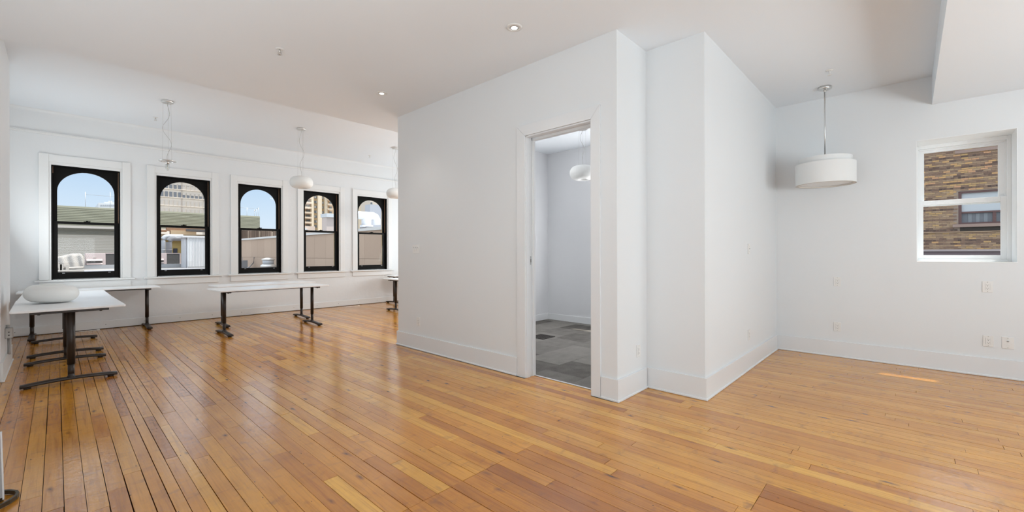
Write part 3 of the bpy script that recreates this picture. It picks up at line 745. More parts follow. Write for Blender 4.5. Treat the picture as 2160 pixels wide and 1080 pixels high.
plate('wall_outlet', MY(3.742, YA, .379), .075, .118, 'decora', 'white outlet on the narrow wall face right of the doorway', 'outlet', G)
plate('wall_outlet', MX(XM, 4.868, .381), .075, .117, 'decora', 'white outlet low on the middle wall left of the doorway', 'outlet', G)
plate('light_switch', MX(XM, 4.918, 1.363), .165, .117, 'toggle3', 'white three-gang rocker switch plate on the middle wall', 'switch', None)

# junction box and conduit on the pier
o = empty('junction_box', (PX, 7.33, .43)); tag(o, 'grey-white metal junction box with conduit on the left wall pier', 'electrical box')
MB().box(0, .058, -.05, .05, -.055, .06).build('box', GREYPL, o, bevel=.004)
b = MB()
for q in (-.02, .015): b.lathe([(.006, 0), (.006, .003)], 10, M=Tr(.03, -.054, q) @ Matrix.Rotation(R(90), 4, 'X'))
b.build('knockouts', DARKSLOT, o)
MB().box(.005, .053, -.054, -.050, -.048, .053).build('cover', mat('old_cover', (.58, .57, .55), .5), o, bevel=.002)
MB().tube([(.02, 0, .055), (.02, 0, .09)], .014, 12).build('connector', GREYPL, o)
MB().tube([(.036, -.02, -.055), (.038, -.02, -.12), (.034, -.01, -.19), (.032, .0, -.235)], .010, 12).tube([(.022, .02, -.055), (.022, .02, -.235)], .008, 12).build('conduit', GREYPL, o)

# loose white cord ends by the far skirting
for (x, y, l, rz, lab) in ((.27, 10.17, .42, 7, 'short white cable lying by the far baseboard under the first window'), (4.95, 10.05, .40, 4, 'short white cable lying by the far baseboard near the fifth window')):
    b = MB().tube([(-l/2, 0, .006), (-l/6, .01, .006), (l/6, -.008, .006), (l/2, .006, .006)], .006, 8)
    b.box(l/2-.01, l/2+.03, -.006, .018, 0, .014)
    o = b.build('cable', PLASTIC); o.location = (x, y, 0); o.rotation_euler.z = R(rz); tag(o, lab, 'cable')

# folding panel with a bronze catch at the lower left edge of the view
DARKSL = mat('dark_slate', (.03, .03, .05), .4)
GREYBD = mat('grey_board', (.42, .42, .43), .6)
o = empty('display_board', (-.30, 3.47, 0)); tag(o, 'edge of a white framed board standing on a dark curved foot at lower left', 'board')
M4 = Matrix.Rotation(R(-1.2), 4, 'Y')
MB().box(-.22, .108, -.008, .008, .03, .365, M=M4).build('board', GREYBD, o)
MB().box(-.22, .100, -.011, -.008, .335, .362, M=M4).build('top_strip', DARKSL, o)
MB().box(.106, .112, -.012, .012, .02, .372, M=M4).box(-.23, .106, -.012, .012, .367, .372, M=M4).build('edge_frame', TRIM, o, bevel=.001)
b = MB(); path = [(-.02, .20), (.07, .145), (.125, .10), (.150, .062), (.156, .03), (.150, -.005), (.128, -.045), (.08, -.095), (.0, -.17)]
for (p, q) in zip(path, path[1:]):
    p, q = Vector(p), Vector(q); d = (q-p).normalized()*.004; n = Vector((-d.y, d.x)).normalized()*.006
    b.prism([tuple(p-d-n), tuple(q+d-n), tuple(q+d+n), tuple(p-d+n)], .004, .026)
b.build('foot', BRASSD, o, bevel=.0015)
b = MB(); path = [(.02, .085), (.07, .075), (.10, .055), (.105, .03), (.085, .012), (.06, .02)]
for (p, q) in zip(path, path[1:]):
    p, q = Vector(p), Vector(q); d = (q-p).normalized()*.003; n = Vector((-d.y, d.x)).normalized()*.004
    b.prism([tuple(p-d-n), tuple(q+d-n), tuple(q+d+n), tuple(p-d+n)], .004, .026)
b.build('catch', BRASSD, o, bevel=.001)

# =================================================================== the city outside
ROOF = mat('roof_gravel', (.26, .25, .24), .9, var=(3, .2)); CITY = mat('city_ground', (.30, .29, .27), .95); CONC = mat('painted_concrete', (.62, .61, .60), .8, var=(1.2, .06))
rd = struct(part('roof_deck', [(-14, 26, 10.7, 48, -.6, .38)], ROOF))
struct(part('city_ground', [(-60, 120, 48.5, 160, -1, .2)], CITY)); struct(part('city_ground', [(12, 40, -30, 9, -4, -3)], CITY))
SIDE = mat('green_siding', (.28, .28, .21), .7, var=(.6, .08)); CLAP = mat('cream_clapboard', (.53, .49, .43), .75, var=(.8, .05))
FASC = mat('pale_fascia', (.50, .465, .425), .6)
YS2 = 46.0
def zz(px, py, Y): return atY(px, py, Y).z
# long building: green ribbed siding above cream clapboard
xa, xb = -9.0, atY(548, 458, YS2).x
ztop, zf1, zf0, zsb = 4.95, zz(180, 476.5, YS2), zz(180, 481.5, YS2), zz(180, 494.5, YS2)
xm2 = atY(318, 480, YS2).x
bld = empty('siding_building', (0, YS2, .38)); tag(bld, 'long rooftop building clad in green ribbed siding over cream clapboard', 'building')
def put(name, mb, m, par, **k):
    o_ = mb.build(name, m, None, **k); o_.parent = par; o_.matrix_parent_inverse = Matrix.Translation(par.location).inverted(); return o_
def ribs(x0, x1, z0, z1, pitch, amp, Y):
    b = MB(); n = int((z1-z0)/pitch); pr = []
    for k in range(n): pr += [(Y, z0+k*pitch), (Y-amp, z0+(k+.35)*pitch), (Y-amp, z0+(k+.75)*pitch)]
    pr += [(Y, z1), (Y+.3, z1), (Y+.3, z0)]
    m_ = len(pr); b.add([(x0, p[0], p[1]) for p in pr]+[(x1, p[0], p[1]) for p in pr], [list(range(m_)), list(range(m_, 2*m_))[::-1]]+[(i, (i+1) % m_, m_+(i+1) % m_, m_+i) for i in range(m_)])
    return b
put('ribbed_siding', ribs(xa, xb, zf1, ztop, .125, .028, YS2), SIDE, bld)
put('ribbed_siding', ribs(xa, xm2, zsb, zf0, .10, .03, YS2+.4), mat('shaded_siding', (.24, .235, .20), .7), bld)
put('fascia', MB().box(xa, xm2, YS2-.05, YS2+.35, zf0, zf1), FASC, bld)
put('clapboard_wall', ribs(xa, xm2, .38, zsb, .12, .02, YS2+.45), CLAP, bld)
b = MB()
for px in (180, 232.5): p = atY(px, 425, YS2+.2); b.tube([(p.x, p.y, ztop-.3), (p.x, p.y, ztop+1.15 if px == 180 else ztop+1.3)], .016, 6)
a0, a1 = atY(180, 425, YS2+.2), atY(300, 425, YS2+.2); b.tube([(a0.x, a0.y, ztop+.95), (atY(243, 427, YS2+.2).x+3, a0.y, ztop+.95)], .012, 5)
put('mast', b, METAL, bld)
# roof-edge railing at the right end (third window)
b = MB()
for px, h in ((521, .78), (536.5, .75), (541, .72), (545, .86)):
    p = atY(px, 450, YS2+(.2 if px != 536.5 else 1.5)); b.tube([(p.x, p.y, ztop-.3), (p.x, p.y, ztop+h)], .014, 6)
q0, q1 = atY(500, 443, YS2+.2), atY(536, 443, YS2+.2)
b.tube([(q0.x, q0.y, ztop+.78), (q1.x, q1.y, ztop+.72)], .012, 5).tube([(atY(536.5, 450, YS2+1.5).x, YS2+1.5, ztop+.6), (atY(545, 450, YS2+.2).x, YS2+.2, ztop+.82)], .02, 5)
put('railing', b, METAL, bld)

# far roof behind the siding (first window)
sk = empty('distant_building', (0, 120, 0)); tag(sk, 'tiny white stepped building on the skyline through the first window', 'building')
PALE = mat('pale_haze_concrete', (.62, .66, .70), .9); PALED = mat('hazy_window_band', (.38, .42, .47), .6)
def rectY(b, px0, px1, py0, py1, Y, dep): 
    p, q = atY(px0, py1, Y), atY(px1, py0, Y); b.box(p.x, q.x, Y, Y+dep, p.z, q.z); return b
put('block', rectY(rectY(rectY(MB(), 208, 244, 430, 549, 120, 12), 220, 241, 427, 430, 122, 8), 229, 237, 424, 427, 123, 5), PALE, sk)
b = MB()
for k in range(7): rectY(b, 212+k*4.4, 215+k*4.4, 432, 434.5, 119.95, .3)
w_ = put('window_band', b, PALED, sk); w_['kind'] = 'stuff'

# office tower (second window)
TW1 = mat('beige_precast', (.78, .70, .61), .85, var=(.15, .04)); GLT = mat('tower_glass_dark', (.17, .18, .20), .25); GLB = mat('tower_glass_blinds', (.50, .46, .42), .6); TWR = mat('precast_seam', (.48, .42, .37), .8)
Y2 = 95.0
t1 = empty('office_tower', (0, Y2, 0)); tag(t1, 'large beige office tower with a grid of square windows behind the second window', 'building')
pl, pr_ = atY(300, 400, Y2), atY(440, 400, Y2)
put('facade', MB().box(pl.x, pr_.x, Y2, Y2+6, .2, 24), TW1, t1)
dx = (atY(428, 420, Y2).x-atY(337.5, 415, Y2).x)/10; xs0 = atY(338.3, 415, Y2).x
zr = atY(360, 410, Y2).z; dz = (atY(360, 410, Y2).z-atY(360, 427.5, Y2).z)
rows = {}
for r_ in range(-1, 5):
    zc_ = zr+dz*(1-r_) ; zc_ = zr-(r_-1)*dz
    for c_ in range(-2, 12):
        x0 = xs0+c_*dx; x1 = x0+dx*.64
        hh_ = dz*.31
        shade = (r_ >= 3) or (r_ <= 1 and c_ >= 5 and r_ != 2)
        b = MB().box(x0, x1, Y2-.12, Y2+.02, zc_-hh_, zc_+hh_)
        wn = put('window', b, GLB if (r_ >= 2 or (r_ == 0 and c_ >= 5)) else GLT, t1)
        fr_ = MB().box(x0-.1, x1+.1, Y2-.17, Y2, zc_-hh_-.10, zc_-hh_)
        put('sill', fr_, TW1, t1)
        if (c_ >= 5 and r_ == 1) or r_ == 0: put('blind', MB().box(x0, x1, Y2-.15, Y2-.11, zc_+(.02*dz if r_ == 1 else .18*dz), zc_+hh_), GLB, wn)
b = MB()
for px in (337, 383.5, 430): p = atY(px, 420, Y2); b.box(p.x-.08, p.x+.08, Y2-.10, Y2, .2, 24)
put('pilaster_seam', b, TWR, t1)

# ochre brick building with ducts, below the siding (second window)
OCH = mat('ochre_brick', (.42, .30, .11), .9, var=(2.5, .22)); BRN = mat('brown_trim', (.30, .17, .10), .8, var=(1, .2)); TANB = mat('tan_panel', (.52, .38, .24), .85, var=(1, .12))
Y3 = 44.0
ob = empty('ochre_building', (0, Y3, .38)); tag(ob, 'ochre brick wall with two dark windows behind metal ducts in the second window', 'building')
put('wall', rectY(MB(), 320, 455, 506, 570, Y3, 1.0), OCH, ob)
put('parapet', rectY(rectY(MB(), 320, 455, 496, 506, Y3-.1, 1.2), 360, 414, 487, 497, Y3-.4, .5), TANB, ob)
put('roof_edge', rectY(rectY(MB(), 320, 352, 484.5, 488, Y3-.4, .6), 352, 455, 481, 487, Y3-.3, .5), BRN, ob)
put('steel_beam', rectY(rectY(MB(), 345, 455, 499, 506, Y3-.5, .4), 393, 455, 485, 488, Y3-.7, .2), mat('dark_roof_steel', (.10, .09, .085), .7), ob)
for (a_, b_, c_, d_) in ((365.5, 374.5, 524, 536), (384, 394, 524, 546)):
    f_ = put('window', rectY(MB(), a_, b_, c_, d_, Y3-.08, .2), mat('window_dark', (.035, .033, .035), .4), ob)
    put('pane', rectY(MB(), a_+1.6, b_-1, c_+1.2, d_-1, Y3-.12, .05), GLT if a_ > 380 else DARKSL, f_)
# galvanised duct bends
GALV = mat('galvanised_duct', (.52, .54, .57), .5, metal=.3, var=(2, .15)); GALVD = mat('dull_duct', (.26, .26, .27), .6, metal=.2, var=(2, .2))
def duct(px0, px1, pyt, pyb, Y, r_, m, label, bend):
    p, q = atY(px0, pyb, Y), atY(px0, pyt, Y); e_ = atY(px1, pyt, Y)
    pts_ = [(p.x, Y, .38), (p.x, Y, q.z-bend)] + [(p.x+bend-bend*math.cos(R(a)), Y, q.z-bend+bend*math.sin(R(a))) for a in (22, 45, 67)] + [(p.x+bend, Y, q.z), (e_.x, Y, q.z)]
    o_ = empty('exhaust_duct', (p.x, Y, .38)); tag(o_, label, 'duct')
    put('duct_pipe', MB().tube(pts_, r_, 16), m, o_)
    b = MB()
    for z_ in (.9, 1.6): b.lathe([(r_+.02, z_), (r_+.02, z_+.05)], 20, M=Tr(p.x, Y, 0))
    put('flange', b, m, o_); return o_
duct(343.5, 386, 498, 560, 41, .165, GALV, 'pale bent exhaust duct, outer one at left of the second window', .34)
duct(356.5, 390, 502.5, 560, 40.3, .19, GALVD, 'dark bent exhaust duct beside the pale one in the second window', .3)
# white corrugated container and its tank
CORR = mat('white_corrugated', (.72, .72, .73), .6)
Y5 = 36.0
cn = empty('container', (0, Y5, .38)); tag(cn, 'white vertically ribbed rooftop enclosure at right of the second window', 'container')
c0, c1 = atY(396, 499, Y5), atY(450, 499, Y5); zt_ = zz(410, 497.5, Y5)
b = MB(); n = 34; vs = []; fs = []
for k in range(n+1):
    x_ = c0.x+(c1.x-c0.x)*k/n; yy = Y5-(.05 if k % 2 else 0); vs += [(x_, yy, .45), (x_, yy, zt_-.1)]
for k in range(n): fs.append((2*k, 2*k+2, 2*k+3, 2*k+1))
b.add(vs, fs); put('ribbed_panel', b, CORR, cn)
put('body', MB().box(c0.x-.0, c1.x, Y5+.01, Y5+2, .38, zt_-.1), CORR, cn)
put('roof_lip', MB().box(c0.x-.3, c1.x, Y5-.1, Y5+2, zt_-.12, zt_), CORR, cn)
s0 = atY(390, 499, Y5+.3)
put('side_cabinet', MB().box(s0.x, c0.x-.02, Y5+.3, Y5+1.6, .38, zt_-.12).box(s0.x-.02, c0.x, Y5+.2, Y5+1.6, zt_-.12, zt_-.04), mat('grey_cabinet', (.56, .57, .60), .6), cn)
# rooftop air conditioning units
PINKM = mat('faded_pink_metal', (.58, .48, .47), .6, var=(2, .06)); LOUV = mat('louver_dark', (.13, .12, .11), .7); COIL = mat('coil_mesh', (.085, .08, .078), .75, var=(20, .5))
def ac_unit(px0, px1, px2, py0, py1, Y, label, left=True):
    p, q, r_ = atY(px0, py1, Y), atY(px1, py0, Y), atY(px2, py0, Y)
    o_ = empty('rooftop_unit', (p.x, Y, .38)); tag(o_, label, 'air conditioner')
    z0, z1 = .62, q.z; w_ = q.x-p.x
    put('cabinet', MB().box(p.x, q.x+.06, Y, Y+1.2, z0, z1), PINKM, o_, bevel=.02)
    hz = z0+(z1-z0)*.5
    for k in (0, 1):
        zt = z0+(z1-z0)*(.50-.30*k)
        b = MB(); x0, x1 = p.x+.06*w_, q.x-.1*w_
        b.add([(x0, Y, zt), (x1, Y, zt), (x1, Y-.14, zt-.10), (x0, Y-.14, zt-.10), (x0, Y, zt-.03), (x1, Y, zt-.03), (x1, Y-.14, zt-.12), (x0, Y-.14, zt-.12)],
              [(0,3,2,1),(4,5,6,7),(0,1,5,4),(1,2,6,5),(2,3,7,6),(3,0,4,7)])
        put('hood', b, PINKM, o_); put('louver', MB().box(x0, x1, Y-.05, Y+.01, zt-.25, zt-.08), LOUV, o_)
    put('handle', MB().box(p.x+w_*.42, p.x+w_*.58, Y-.03, Y, z0+(z1-z0)*.60, z0+(z1-z0)*.66), FASC, o_)
    put('condenser_coil', MB().box(q.x+.06, r_.x, Y+.02, Y+1.1, z0, z1-.03), COIL, o_)
    put('coil_frame', MB().box(r_.x-.03, r_.x+.04, Y, Y+1.2, z0-.05, z1).box(q.x+.06, r_.x, Y, Y+1.2, z1-.04, z1+.01), PINKM, o_)
    put('skid', MB().box(p.x-.1, r_.x+.1, Y-.1, Y+1.3, .38, .62), METAL, o_)
ac_unit(180, 220, 243.5, 534, 564, 38.5, 'faded pink rooftop air conditioner with louvred hoods in the first window')
ac_unit(305, 349.5, 380, 534, 561.5, 38.5, 'rooftop air conditioner with a dark square coil in the second window')
# tarp covered heap
TARP = mat('pale_tarp', (.43, .40, .37), .8, bump=(3, .6, .05))
b = MB(); Y6 = 37.5; n = 22; m_ = 10; vs = []; fs = []
pl_, pr2 = atY(100, 560, Y6).x, atY(177, 560, Y6).x
rt = random.Random(3)
for j in range(m_+1):
    for i in range(n+1):
        u, v = i/n, j/m_; top = 1.02+.34*min(1, u*1.5)-.30*max(0, u-.93)/.07
        x_ = pl_+(pr2-pl_)*u; z_ = .46+(top-.46)*min(1, v*1.6)+rt.uniform(-.012, .012); y_ = Y6-.15+(.15*v if v < .62 else .15+(v-.62)*3.2)+.05*math.sin(u*23+v*4)
        vs.append((x_, y_, z_))
for j in range(m_):
    for i in range(n): k = j*(n+1)+i; fs.append((k, k+1, k+n+2, k+n+1))
b.add(vs, fs, True)
tp = b.build('tarp', TARP); sm_ = tp.modifiers.new('solid', 'SOLIDIFY'); sm_.thickness = .03; tag(tp, 'pale canvas tarp over a heap on the roof at left of the first window', 'tarp')
# roof pipe rails in front of them
b = MB()
x0, x1 = atY(100, 568, 33).x, atY(176, 568, 33).x
b.tube([(x0, 33, .56), (x1, 33, .60)], .05, 8).tube([(x0, 32.4, .44), (x1+2, 32.4, .44)], .04, 8)
for px in (127, 130, 142): p = atY(px, 568, 33).x; b.box(p-.06, p+.06, 32.7, 33.1, .38, .78)
pp = b.build('roof_pipes', FASC); tag(pp, 'pale roof pipes on blocks at the foot of the tarp', 'pipe')
cu = part('roof_curb', [(atY(178, 568, 31).x, atY(600, 568, 31).x, 31, 31.5, .38, .46)], mat('blue_grey_curb', (.50, .51, .55), .7)); tag(cu, 'low blue-grey curb on the roof below the air conditioners', 'curb')

# tan panelled building seen edge on (third to fifth windows)
XT = 8.5
TAN = toned('tan_metal_panel', [(.49, .365, .28), (.52, .39, .30), (.54, .41, .315)], .7, .8, .05)
tb = empty('panel_building', (XT, 20, .38)); tag(tb, 'tan panel-clad wall with white cap running along the roof in the right three windows', 'building')
zc1 = 1.3+1.335*XT/11
rt = random.Random(9); y = 11.2; k = 0
while y < 33.4:
    y1 = min(y+1.22, 33.45); g = .0045
    for (a_, c_) in ((.38, 1.10), (1.10, zc1-.11)):
        bq = MB().box(XT, XT+.05, y+g, y1-g, a_+.006, c_-.006); put('panel', bq, TAN, tb, tone=(rt.random(), 0, 0))
    y = y1
put('backing_wall', MB().box(XT+.02, XT+.4, 11.2, 33.45, .38, zc1-.10).box(XT+.02, XT+9, 33.2, 33.44, .38, zc1-.1).box(XT+1.2, XT+2.2, 33.44, 45.0, .38, zc1-.08), mat('joint_shadow', (.36, .27, .20), .9), tb)  # darker backing colour shows in the panel joints
put('cap', MB().box(XT-.06, XT+.5, 11.1, 33.5, zc1-.11, zc1), mat('white_flashing', (.70, .69, .67), .6), tb)
put('roof', MB().box(XT+.5, XT+9, 11.1, 33.2, zc1-.3, zc1-.08), mat('white_roof_membrane', (.72, .73, .75), .8), tb)
# wooden fence above it (third window)
wf = empty('wood_fence', (XT+1.5, 30, zc1-.08)); tag(wf, 'weathered vertical board fence above the tan wall in the third window', 'fence')
WOODF = toned('weathered_boards', [(.10, .07, .05), (.17, .12, .09), (.24, .17, .13)], .9, 3, .3)
b = MB(); tn = []; rt = random.Random(4)
y = atX(584, 490, XT+1.5).y
while y < 44.5:
    n0 = len(b.f); b.box(XT+1.5, XT+1.53, y+.01, y+.135, zc1-.076, zc1+.50+.62*(y-31)/13+.02*rt.random()); tn += [(rt.random(), 0, 0)]*(len(b.f)-n0); y += .145
f_ = put('fence_boards', b, WOODF, wf, tone=tn); f_['kind'] = 'stuff'
b = MB()
for yy in (31.4, 34.0, 36.6, 39.4, 42.4): b.box(XT+1.43, XT+1.497, yy, yy+.10, zc1-.076, zc1+.45+.62*(yy-31)/13)
put('posts', b, mat('fence_post', (.42, .33, .25), .9), wf); kids(wf)[-1]['kind'] = 'stuff'
# roof vent, box and rod (third window)
p = atY(566, 565, 25.5); 
rv = empty('roof_vent', (p.x, 25.5, .38)); tag(rv, 'round silver roof ventilator at lower right of the third window', 'vent')
ALU = mat('bright_aluminium', (.70, .68, .65), .35, metal=.5)
put('base', MB().lathe([(.30, .38), (.30, .56)], 28, M=Tr(p.x, p.y, 0)), GALVD, rv)
put('lower_hood', MB().lathe([(.26, .56), (.38, .60), (.38, .68), (.27, .76)], 32, M=Tr(p.x, p.y, 0)), ALU, rv)
put('louver_ring', MB().lathe([(.27, .76), (.28, .96)], 28, M=Tr(p.x, p.y, 0)), GALV, rv)
put('cap', MB().lathe([(.29, .96), (.32, .98), (.32, 1.03), (.12, 1.10)], 32, M=Tr(p.x, p.y, 0)), ALU, rv)
b = MB().tube([(p.x+.42, 25.4, .38), (p.x+.42, 25.4, 1.75)], .018, 8).tube([(p.x+.42, 25.4, 1.2), (p.x+.55, 25.4, 1.2)], .015, 6).tube([(p.x+.42, 25.4, .8), (p.x+.55, 25.4, .8)], .015, 6)
o_ = b.build('vent_pipe', GALVD); tag(o_, 'thin upright pipe with two side arms right of the silver roof ventilator', 'pipe')
p = atY(511, 564, 30)
o_ = MB().box(p.x-.2, p.x+.24, 29.8, 30.3, .38, .92).box(p.x-.02, p.x+.0, 29.9, 29.92, .9, 1.1).build('utility_box', GALVD); tag(o_, 'small grey utility box at lower left of the third window', 'box')
p = atY(535, 560, 28)
o_ = MB().tube([(p.x-.5, 28, .42), (p.x-.22, 28, .55), (p.x, 28, .80), (p.x+.03, 28, 1.12)], .025, 8).build('roof_hose', GALVD); tag(o_, 'curved dark pipe rising from the roof in the third window', 'pipe')

# apartment tower (fourth and fifth windows)
Y7 = 82.0
ap = empty('apartment_tower', (0, Y7, 0)); tag(ap, 'tall cream apartment tower with balconies in the fourth and fifth windows', 'building')
CRM = mat('cream_pilaster', (.78, .66, .50), .85, var=(.2, .03)); SPN = mat('tan_spandrel', (.50, .37, .22), .85, var=(.3, .06)); REC = mat('balcony_recess', (.54, .40, .27), .85); BAL = mat('balcony_front', (.62, .49, .38), .85)
APW = mat('apartment_window', (.16, .18, .20), .3); APC = mat('window_curtain', (.55, .56, .55), .7)
x_l, x_r = atY(625, 450, Y7).x, atY(800, 450, Y7).x
put('core', MB().box(x_l, x_r, Y7, Y7+5, .2, 26), REC, ap)
def strip(px0, px1, m, y_out, name): 
    a_, c_ = atY(px0, 450, Y7-y_out).x, atY(px1, 450, Y7-y_out).x
    return put(name, MB().box(a_, c_, Y7-y_out, Y7+.5, .2, 26), m, ap)
strip(657.5, 662, CRM, .9, 'pilaster'); strip(671, 679, CRM, .9, 'pilaster'); strip(685.5, 691, CRM, .9, 'pilaster')
strip(662, 671, SPN, .3, 'window_bay'); strip(679, 685.5, SPN, .3, 'window_bay')
strip(748, 762, CRM, .6, 'pilaster'); strip(766, 771, CRM, .6, 'pilaster'); strip(762, 766, SPN, .2, 'window_bay')
fh = atY(640, 440, Y7).z-atY(640, 450.4, Y7).z       # storey height
z00 = atY(650, 437.3, Y7).z
rt = random.Random(13)
for k in range(-6, 7):
    zf = z00+k*fh
    for (p0, p1, yo) in ((662.6, 670.2, .3), (679.5, 684.8, .3), (762.6, 765.6, .2)):
        a_, c_ = atY(p0, 450, Y7-yo).x, atY(p1, 450, Y7-yo).x; z_ = zf-.1*fh
        wv = put('window', MB().box(a_, c_, Y7-yo-.06, Y7-yo+.02, z_, z_+.50*fh), APW, ap)
        if p0 < 700:
            cw = (c_-a_)*rt.choice((.3, .45, .5)); s_ = rt.choice((0, 1)); put('curtain', MB().box(a_ if s_ else c_-cw, a_+cw if s_ else c_, Y7-yo-.09, Y7-yo-.05, z_+.05, z_+.46*fh), APC, wv)
    # balcony stacks
    for (p0, p1, yo, wp0, wp1, nm) in ((632, 657.3, 1.2, 646, 653.5, 0), (691.3, 702, 1.2, 695, 700, 0), (771.5, 780.5, 1.5, 774, 778, 1)):
        a_, c_ = atY(p0, 450, Y7-yo).x, atY(p1, 450, Y7-yo).x; z_ = zf-.14*fh
        if nm:
            bk = put('balcony', MB().box(a_, c_, Y7-yo, Y7, z_-.10*fh, z_), CRM, ap)
            b = MB().box(a_, c_, Y7-yo, Y7-yo+.08, z_, z_+.30*fh); put('railing', b, mat('dark_railing', (.16, .13, .11), .7) if k == -6 else bpy.data.materials['dark_railing'], bk)
        else:
            bk = put('balcony', MB().box(a_, c_, Y7-yo, Y7, z_-.02*fh, z_+.10*fh), CRM, ap)
            put('parapet', MB().box(a_, c_, Y7-yo, Y7-yo+.12, z_-.26*fh, z_-.02*fh), BAL, bk)
        a2, c2 = atY(wp0, 450, Y7-.1).x, atY(wp1, 450, Y7-.1).x
        put('window', MB().box(a2, c2, Y7-.08, Y7, z_+.2*fh, z_+.62*fh), APW, ap)
# pale neighbour right of the tower
nb = empty('plain_building', (0, 60, 0)); tag(nb, 'plain pinkish-grey building in front of the apartment tower, right part of the fourth window', 'building')
put('wall', rectY(MB(), 689, 735, 457.5, 553, 60, 1.5), mat('pink_grey_render', (.60, .52, .49), .9), nb)
put('roof_edge', rectY(MB(), 689, 735, 453, 457.5, 59.7, 2), PALE, nb)
n2 = empty('blue_grey_building', (0, 58, 0)); tag(n2, 'blue-grey blank wall high at the right of the fifth window', 'building')
put('wall', rectY(MB(), 781, 850, 437, 551, 58, 1.5), mat('blue_grey_render', (.50, .52, .58), .9), n2)
put('upper_storey', rectY(MB(), 781, 850, 400, 551, 64, 3), mat('cream_render', (.66, .58, .50), .9), n2)
for (a_, c_, d_, e_) in ((782.5, 785.5, 427, 432.5), (782, 785.5, 436, 437.5)): put('window', rectY(MB(), a_, c_, d_, e_, 63.9, .2), APW, n2)
n3 = empty('low_building', (0, 50, 0)); tag(n3, 'low pinkish roofline at the lower left of the fourth window', 'building')
put('wall', rectY(MB(), 630, 664.5, 477.5, 559, 50, 2), mat('pink_render', (.62, .50, .42), .9), n3)
put('roof_slope', MB().add([tuple(atY(632, 476, 49)), tuple(atY(640, 478, 49)), tuple(atY(650, 484.5, 49)), tuple(atY(632, 484.5, 49)), tuple(atY(632, 476, 50)), tuple(atY(640, 478, 50)), tuple(atY(650, 484.5, 50)), tuple(atY(632, 484.5, 50))],
   [(0,3,2,1),(4,5,6,7),(0,1,5,4),(1,2,6,5),(2,3,7,6),(3,0,4,7)]), PALE, n3)
# big white duct on the tan building's roof
p = atY(773, 470, 24.0); zr_ = zc1-.08
rd_ = empty('roof_duct', (p.x, 24, zr_)); tag(rd_, 'big white horizontal roof duct on a round stack in the fifth window', 'duct')
WHT = mat('white_duct_paint', (.78, .80, .84), .45)
p0, p1 = atY(735, 455, 24), atY(787, 455, 24); rr = (atY(770, 446.5, 24).z-atY(770, 463, 24).z)/2; zc_ = atY(770, 454.7, 24).z
b = MB(); pts_ = [(p0.x, 24, zc_), (p1.x, 24, zc_), (p1.x+rr*.55, 24, zc_-rr*.25), (p1.x+rr*.95, 24, zc_-rr*.9), (p1.x+rr, 24, zc_-rr*2.2)]
put('duct_pipe', MB().tube(pts_, rr, 24), WHT, rd_)
zb_ = atY(773, 475, 24).z; zb2 = atY(773, 479.5, 24).z
r1 = (atY(786, 470, 24).x-atY(763, 470, 24).x)/2*.8
put('stack', MB().lathe([(r1, zb_), (r1, zc_)], 32, M=Tr(p.x, 24, 0)), WHT, rd_)
put('flange', MB().lathe([(r1*1.35, zb2), (r1*1.35, zb_)], 32, M=Tr(p.x, 24, 0)), WHT, rd_)
put('support', MB().box(p.x-r1*.8, p.x+r1*.8, 23.6, 24.4, zr_, zb2+.02).box(p0.x, p0.x+.3, 23.7, 24.3, zr_, zc_-rr*.6), GALVD, rd_)

# brick building across the gap (right window)
XB2 = 27.0
BRK = toned('old_brick', [(.11, .078, .068), (.24, .155, .115), (.34, .23, .155), (.42, .30, .20), (.50, .33, .16), (.62, .38, .18), (.60, .34, .20)], .9, 20, .25)
MORT = mat('mortar', (.34, .27, .22), .95, var=(3, .25)); STONE = mat('mauve_stone', (.36, .26, .22), .8, var=(2, .1)); BRF = mat('maroon_frame', (.14, .075, .07), .6)
bb = empty('brick_building', (XB2, -1.6, 0)); tag(bb, 'old multi-coloured brick building filling the view of the right window', 'building')
wy0, wy1 = atX(2109, 440, XB2).y-1.2, atX(2021.5, 440, XB2).y       # its window
wz0, wz1 = atX(2030, 473, XB2).z, atX(2030, 404, XB2).z
put('wall', MB().box(XB2, XB2+.4, -14, wy0, -6, 9).box(XB2, XB2+.4, wy1, 12, -6, 9).box(XB2, XB2+.4, wy0, wy1, -6, wz0).box(XB2, XB2+.4, wy0, wy1, wz1, 9), MORT, bb)
BL, BH = .225, .076
rt = random.Random(17)
cand = []
zlo, zhi = atX(2030, 527, XB2).z, 6.4
z = zlo; row = 0
ylo_, yhi_ = atX(2125, 440, XB2).y, atX(1935, 440, XB2).y
while z < zhi:
    y = ylo_-(row % 2)*BL/2-rt.random()*.04
    rowt = rt.random()
    while y < yhi_:
        y1 = y+BL*(.5 if row % 6 == 5 else 1)
        if not (y1 > wy0 and y < wy1+.0 and z+BH > wz0-.26 and z < wz1): cand.append((y, y1, z, rowt, row))
        y = y1
    z += BH; row += 1
cand.sort(key=lambda c: abs((c[0]+c[1])/2-(ylo_+yhi_)/2)+.55*abs(c[2]-wz0))
restb = MB(); rtn = []
for i, (y, y1, z, rowt, row) in enumerate(cand):
    hi = min(1, max(0, (z-2.0)/2.5)) ; base_ = .30*rowt+.40*rt.random()
    if rt.random() < .22*(.35+hi) : base_ = rt.uniform(.55, 1)
    if row % 6 == 5: base_ = rt.uniform(0, .25)
    t3 = (base_, 0, 0); b = MB() if i < 295 else restb; n0 = len(b.f)
    b.box(XB2-.010-.006*rt.random(), XB2+.01, y+.006, y1-.006, z+.005, z+BH-.005)
    if i < 295: put('brick', b, BRK, bb, tone=t3)
    else: rtn += [t3]*(len(b.f)-n0)
o_ = put('bricks', restb, BRK, bb, tone=rtn); o_['kind'] = 'stuff'
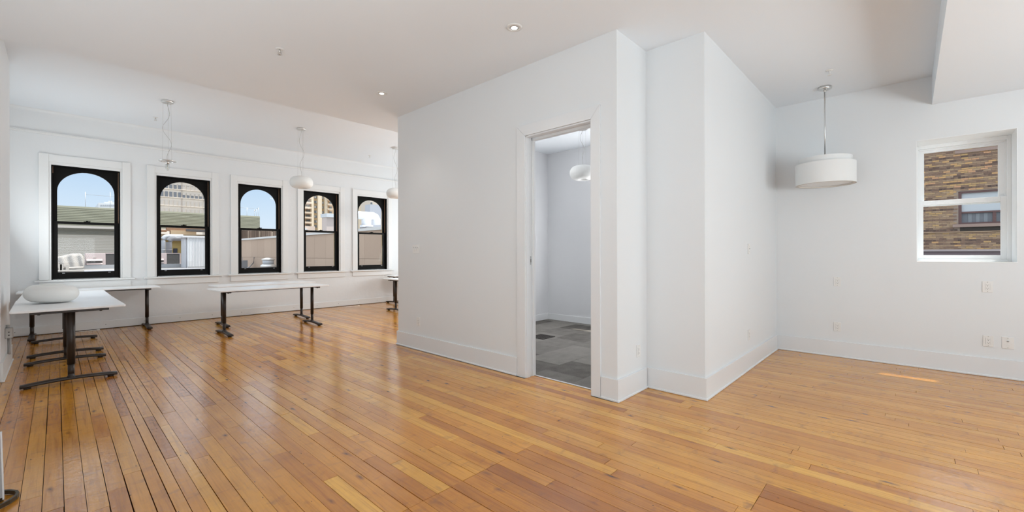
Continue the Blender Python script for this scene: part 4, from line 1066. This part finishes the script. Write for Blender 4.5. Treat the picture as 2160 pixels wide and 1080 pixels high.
def rectX(b, px0, px1, py0, py1, X, dep, pxr=None):
    p = atX(px0, (py0+py1)/2, X); q = atX(px1, (py0+py1)/2, X); a_ = atX(px0, py0, X).z; c_ = atX(px0, py1, X).z
    b.box(X-dep, X+.05, q.y, p.y, c_, a_); return b
put('stone_lintel', rectX(MB(), 2014, 2125, 319, 325, XB2, .06), STONE, bb)
put('stone_sill', MB().box(XB2-.10, XB2+.2, wy0-.1, wy1+.18, wz0-.13, wz0), STONE, bb)
put('soot_band', MB().box(XB2-.03, XB2+.0, wy0, wy1-.05, wz0-.30, wz0-.14), mat('soot_brick', (.05, .042, .036), .95), bb)  # darker band just under the stone sill
put('ledge_course', rectX(MB(), 1930, 2125, 491, 492.5, XB2, .06), mat('buff_stone', (.42, .30, .20), .9), bb)
put('lower_ledge', rectX(MB(), 1930, 2125, 526.5, 530.5, XB2, .22), mat('pale_ledge', (.42, .36, .36), .8), bb)
put('ledge_shadow_board', MB().box(XB2-.16, XB2, -14, 12, -2.5, atX(2030, 530.5, XB2).z), mat('mauve_board', (.17, .13, .14), .8), bb)  # dark mauve board below the pale ledge
wn = put('window_frame', MB().box(XB2+.02, XB2+.16, wy1-.10, wy1, wz0, wz1).box(XB2+.02, XB2+.16, wy0, wy1-.10, wz1-.08, wz1).box(XB2+.02, XB2+.16, wy0, wy1-.10, wz0, wz0+.07), BRF, bb)
zr2 = atX(2035, 446.5, XB2).z
put('sash_rail', MB().box(XB2+.05, XB2+.15, wy0, wy1-.10, zr2-.07, zr2), BRF, wn)
ym = atX(2098, 450, XB2).y
put('mullion', MB().box(XB2+.06, XB2+.15, ym-.05, ym+.05, wz0, zr2), BRF, wn)
put('blind', MB().box(XB2+.10, XB2+.14, wy0, wy1-.10, zr2, wz1-.08), mat('pale_blind', (.56, .60, .63), .7), wn)
put('pane', MB().box(XB2+.13, XB2+.16, wy0, wy1-.10, wz0+.07, zr2-.07), GLT, wn)
b = MB()
for k in range(7): yy = wy1-.3-k*.23; b.box(XB2+.118, XB2+.128, yy-.11, yy, wz0+.07, zr2-.08)
put('curtain_folds', b, mat('grey_curtain', (.24, .26, .28), .8), wn)
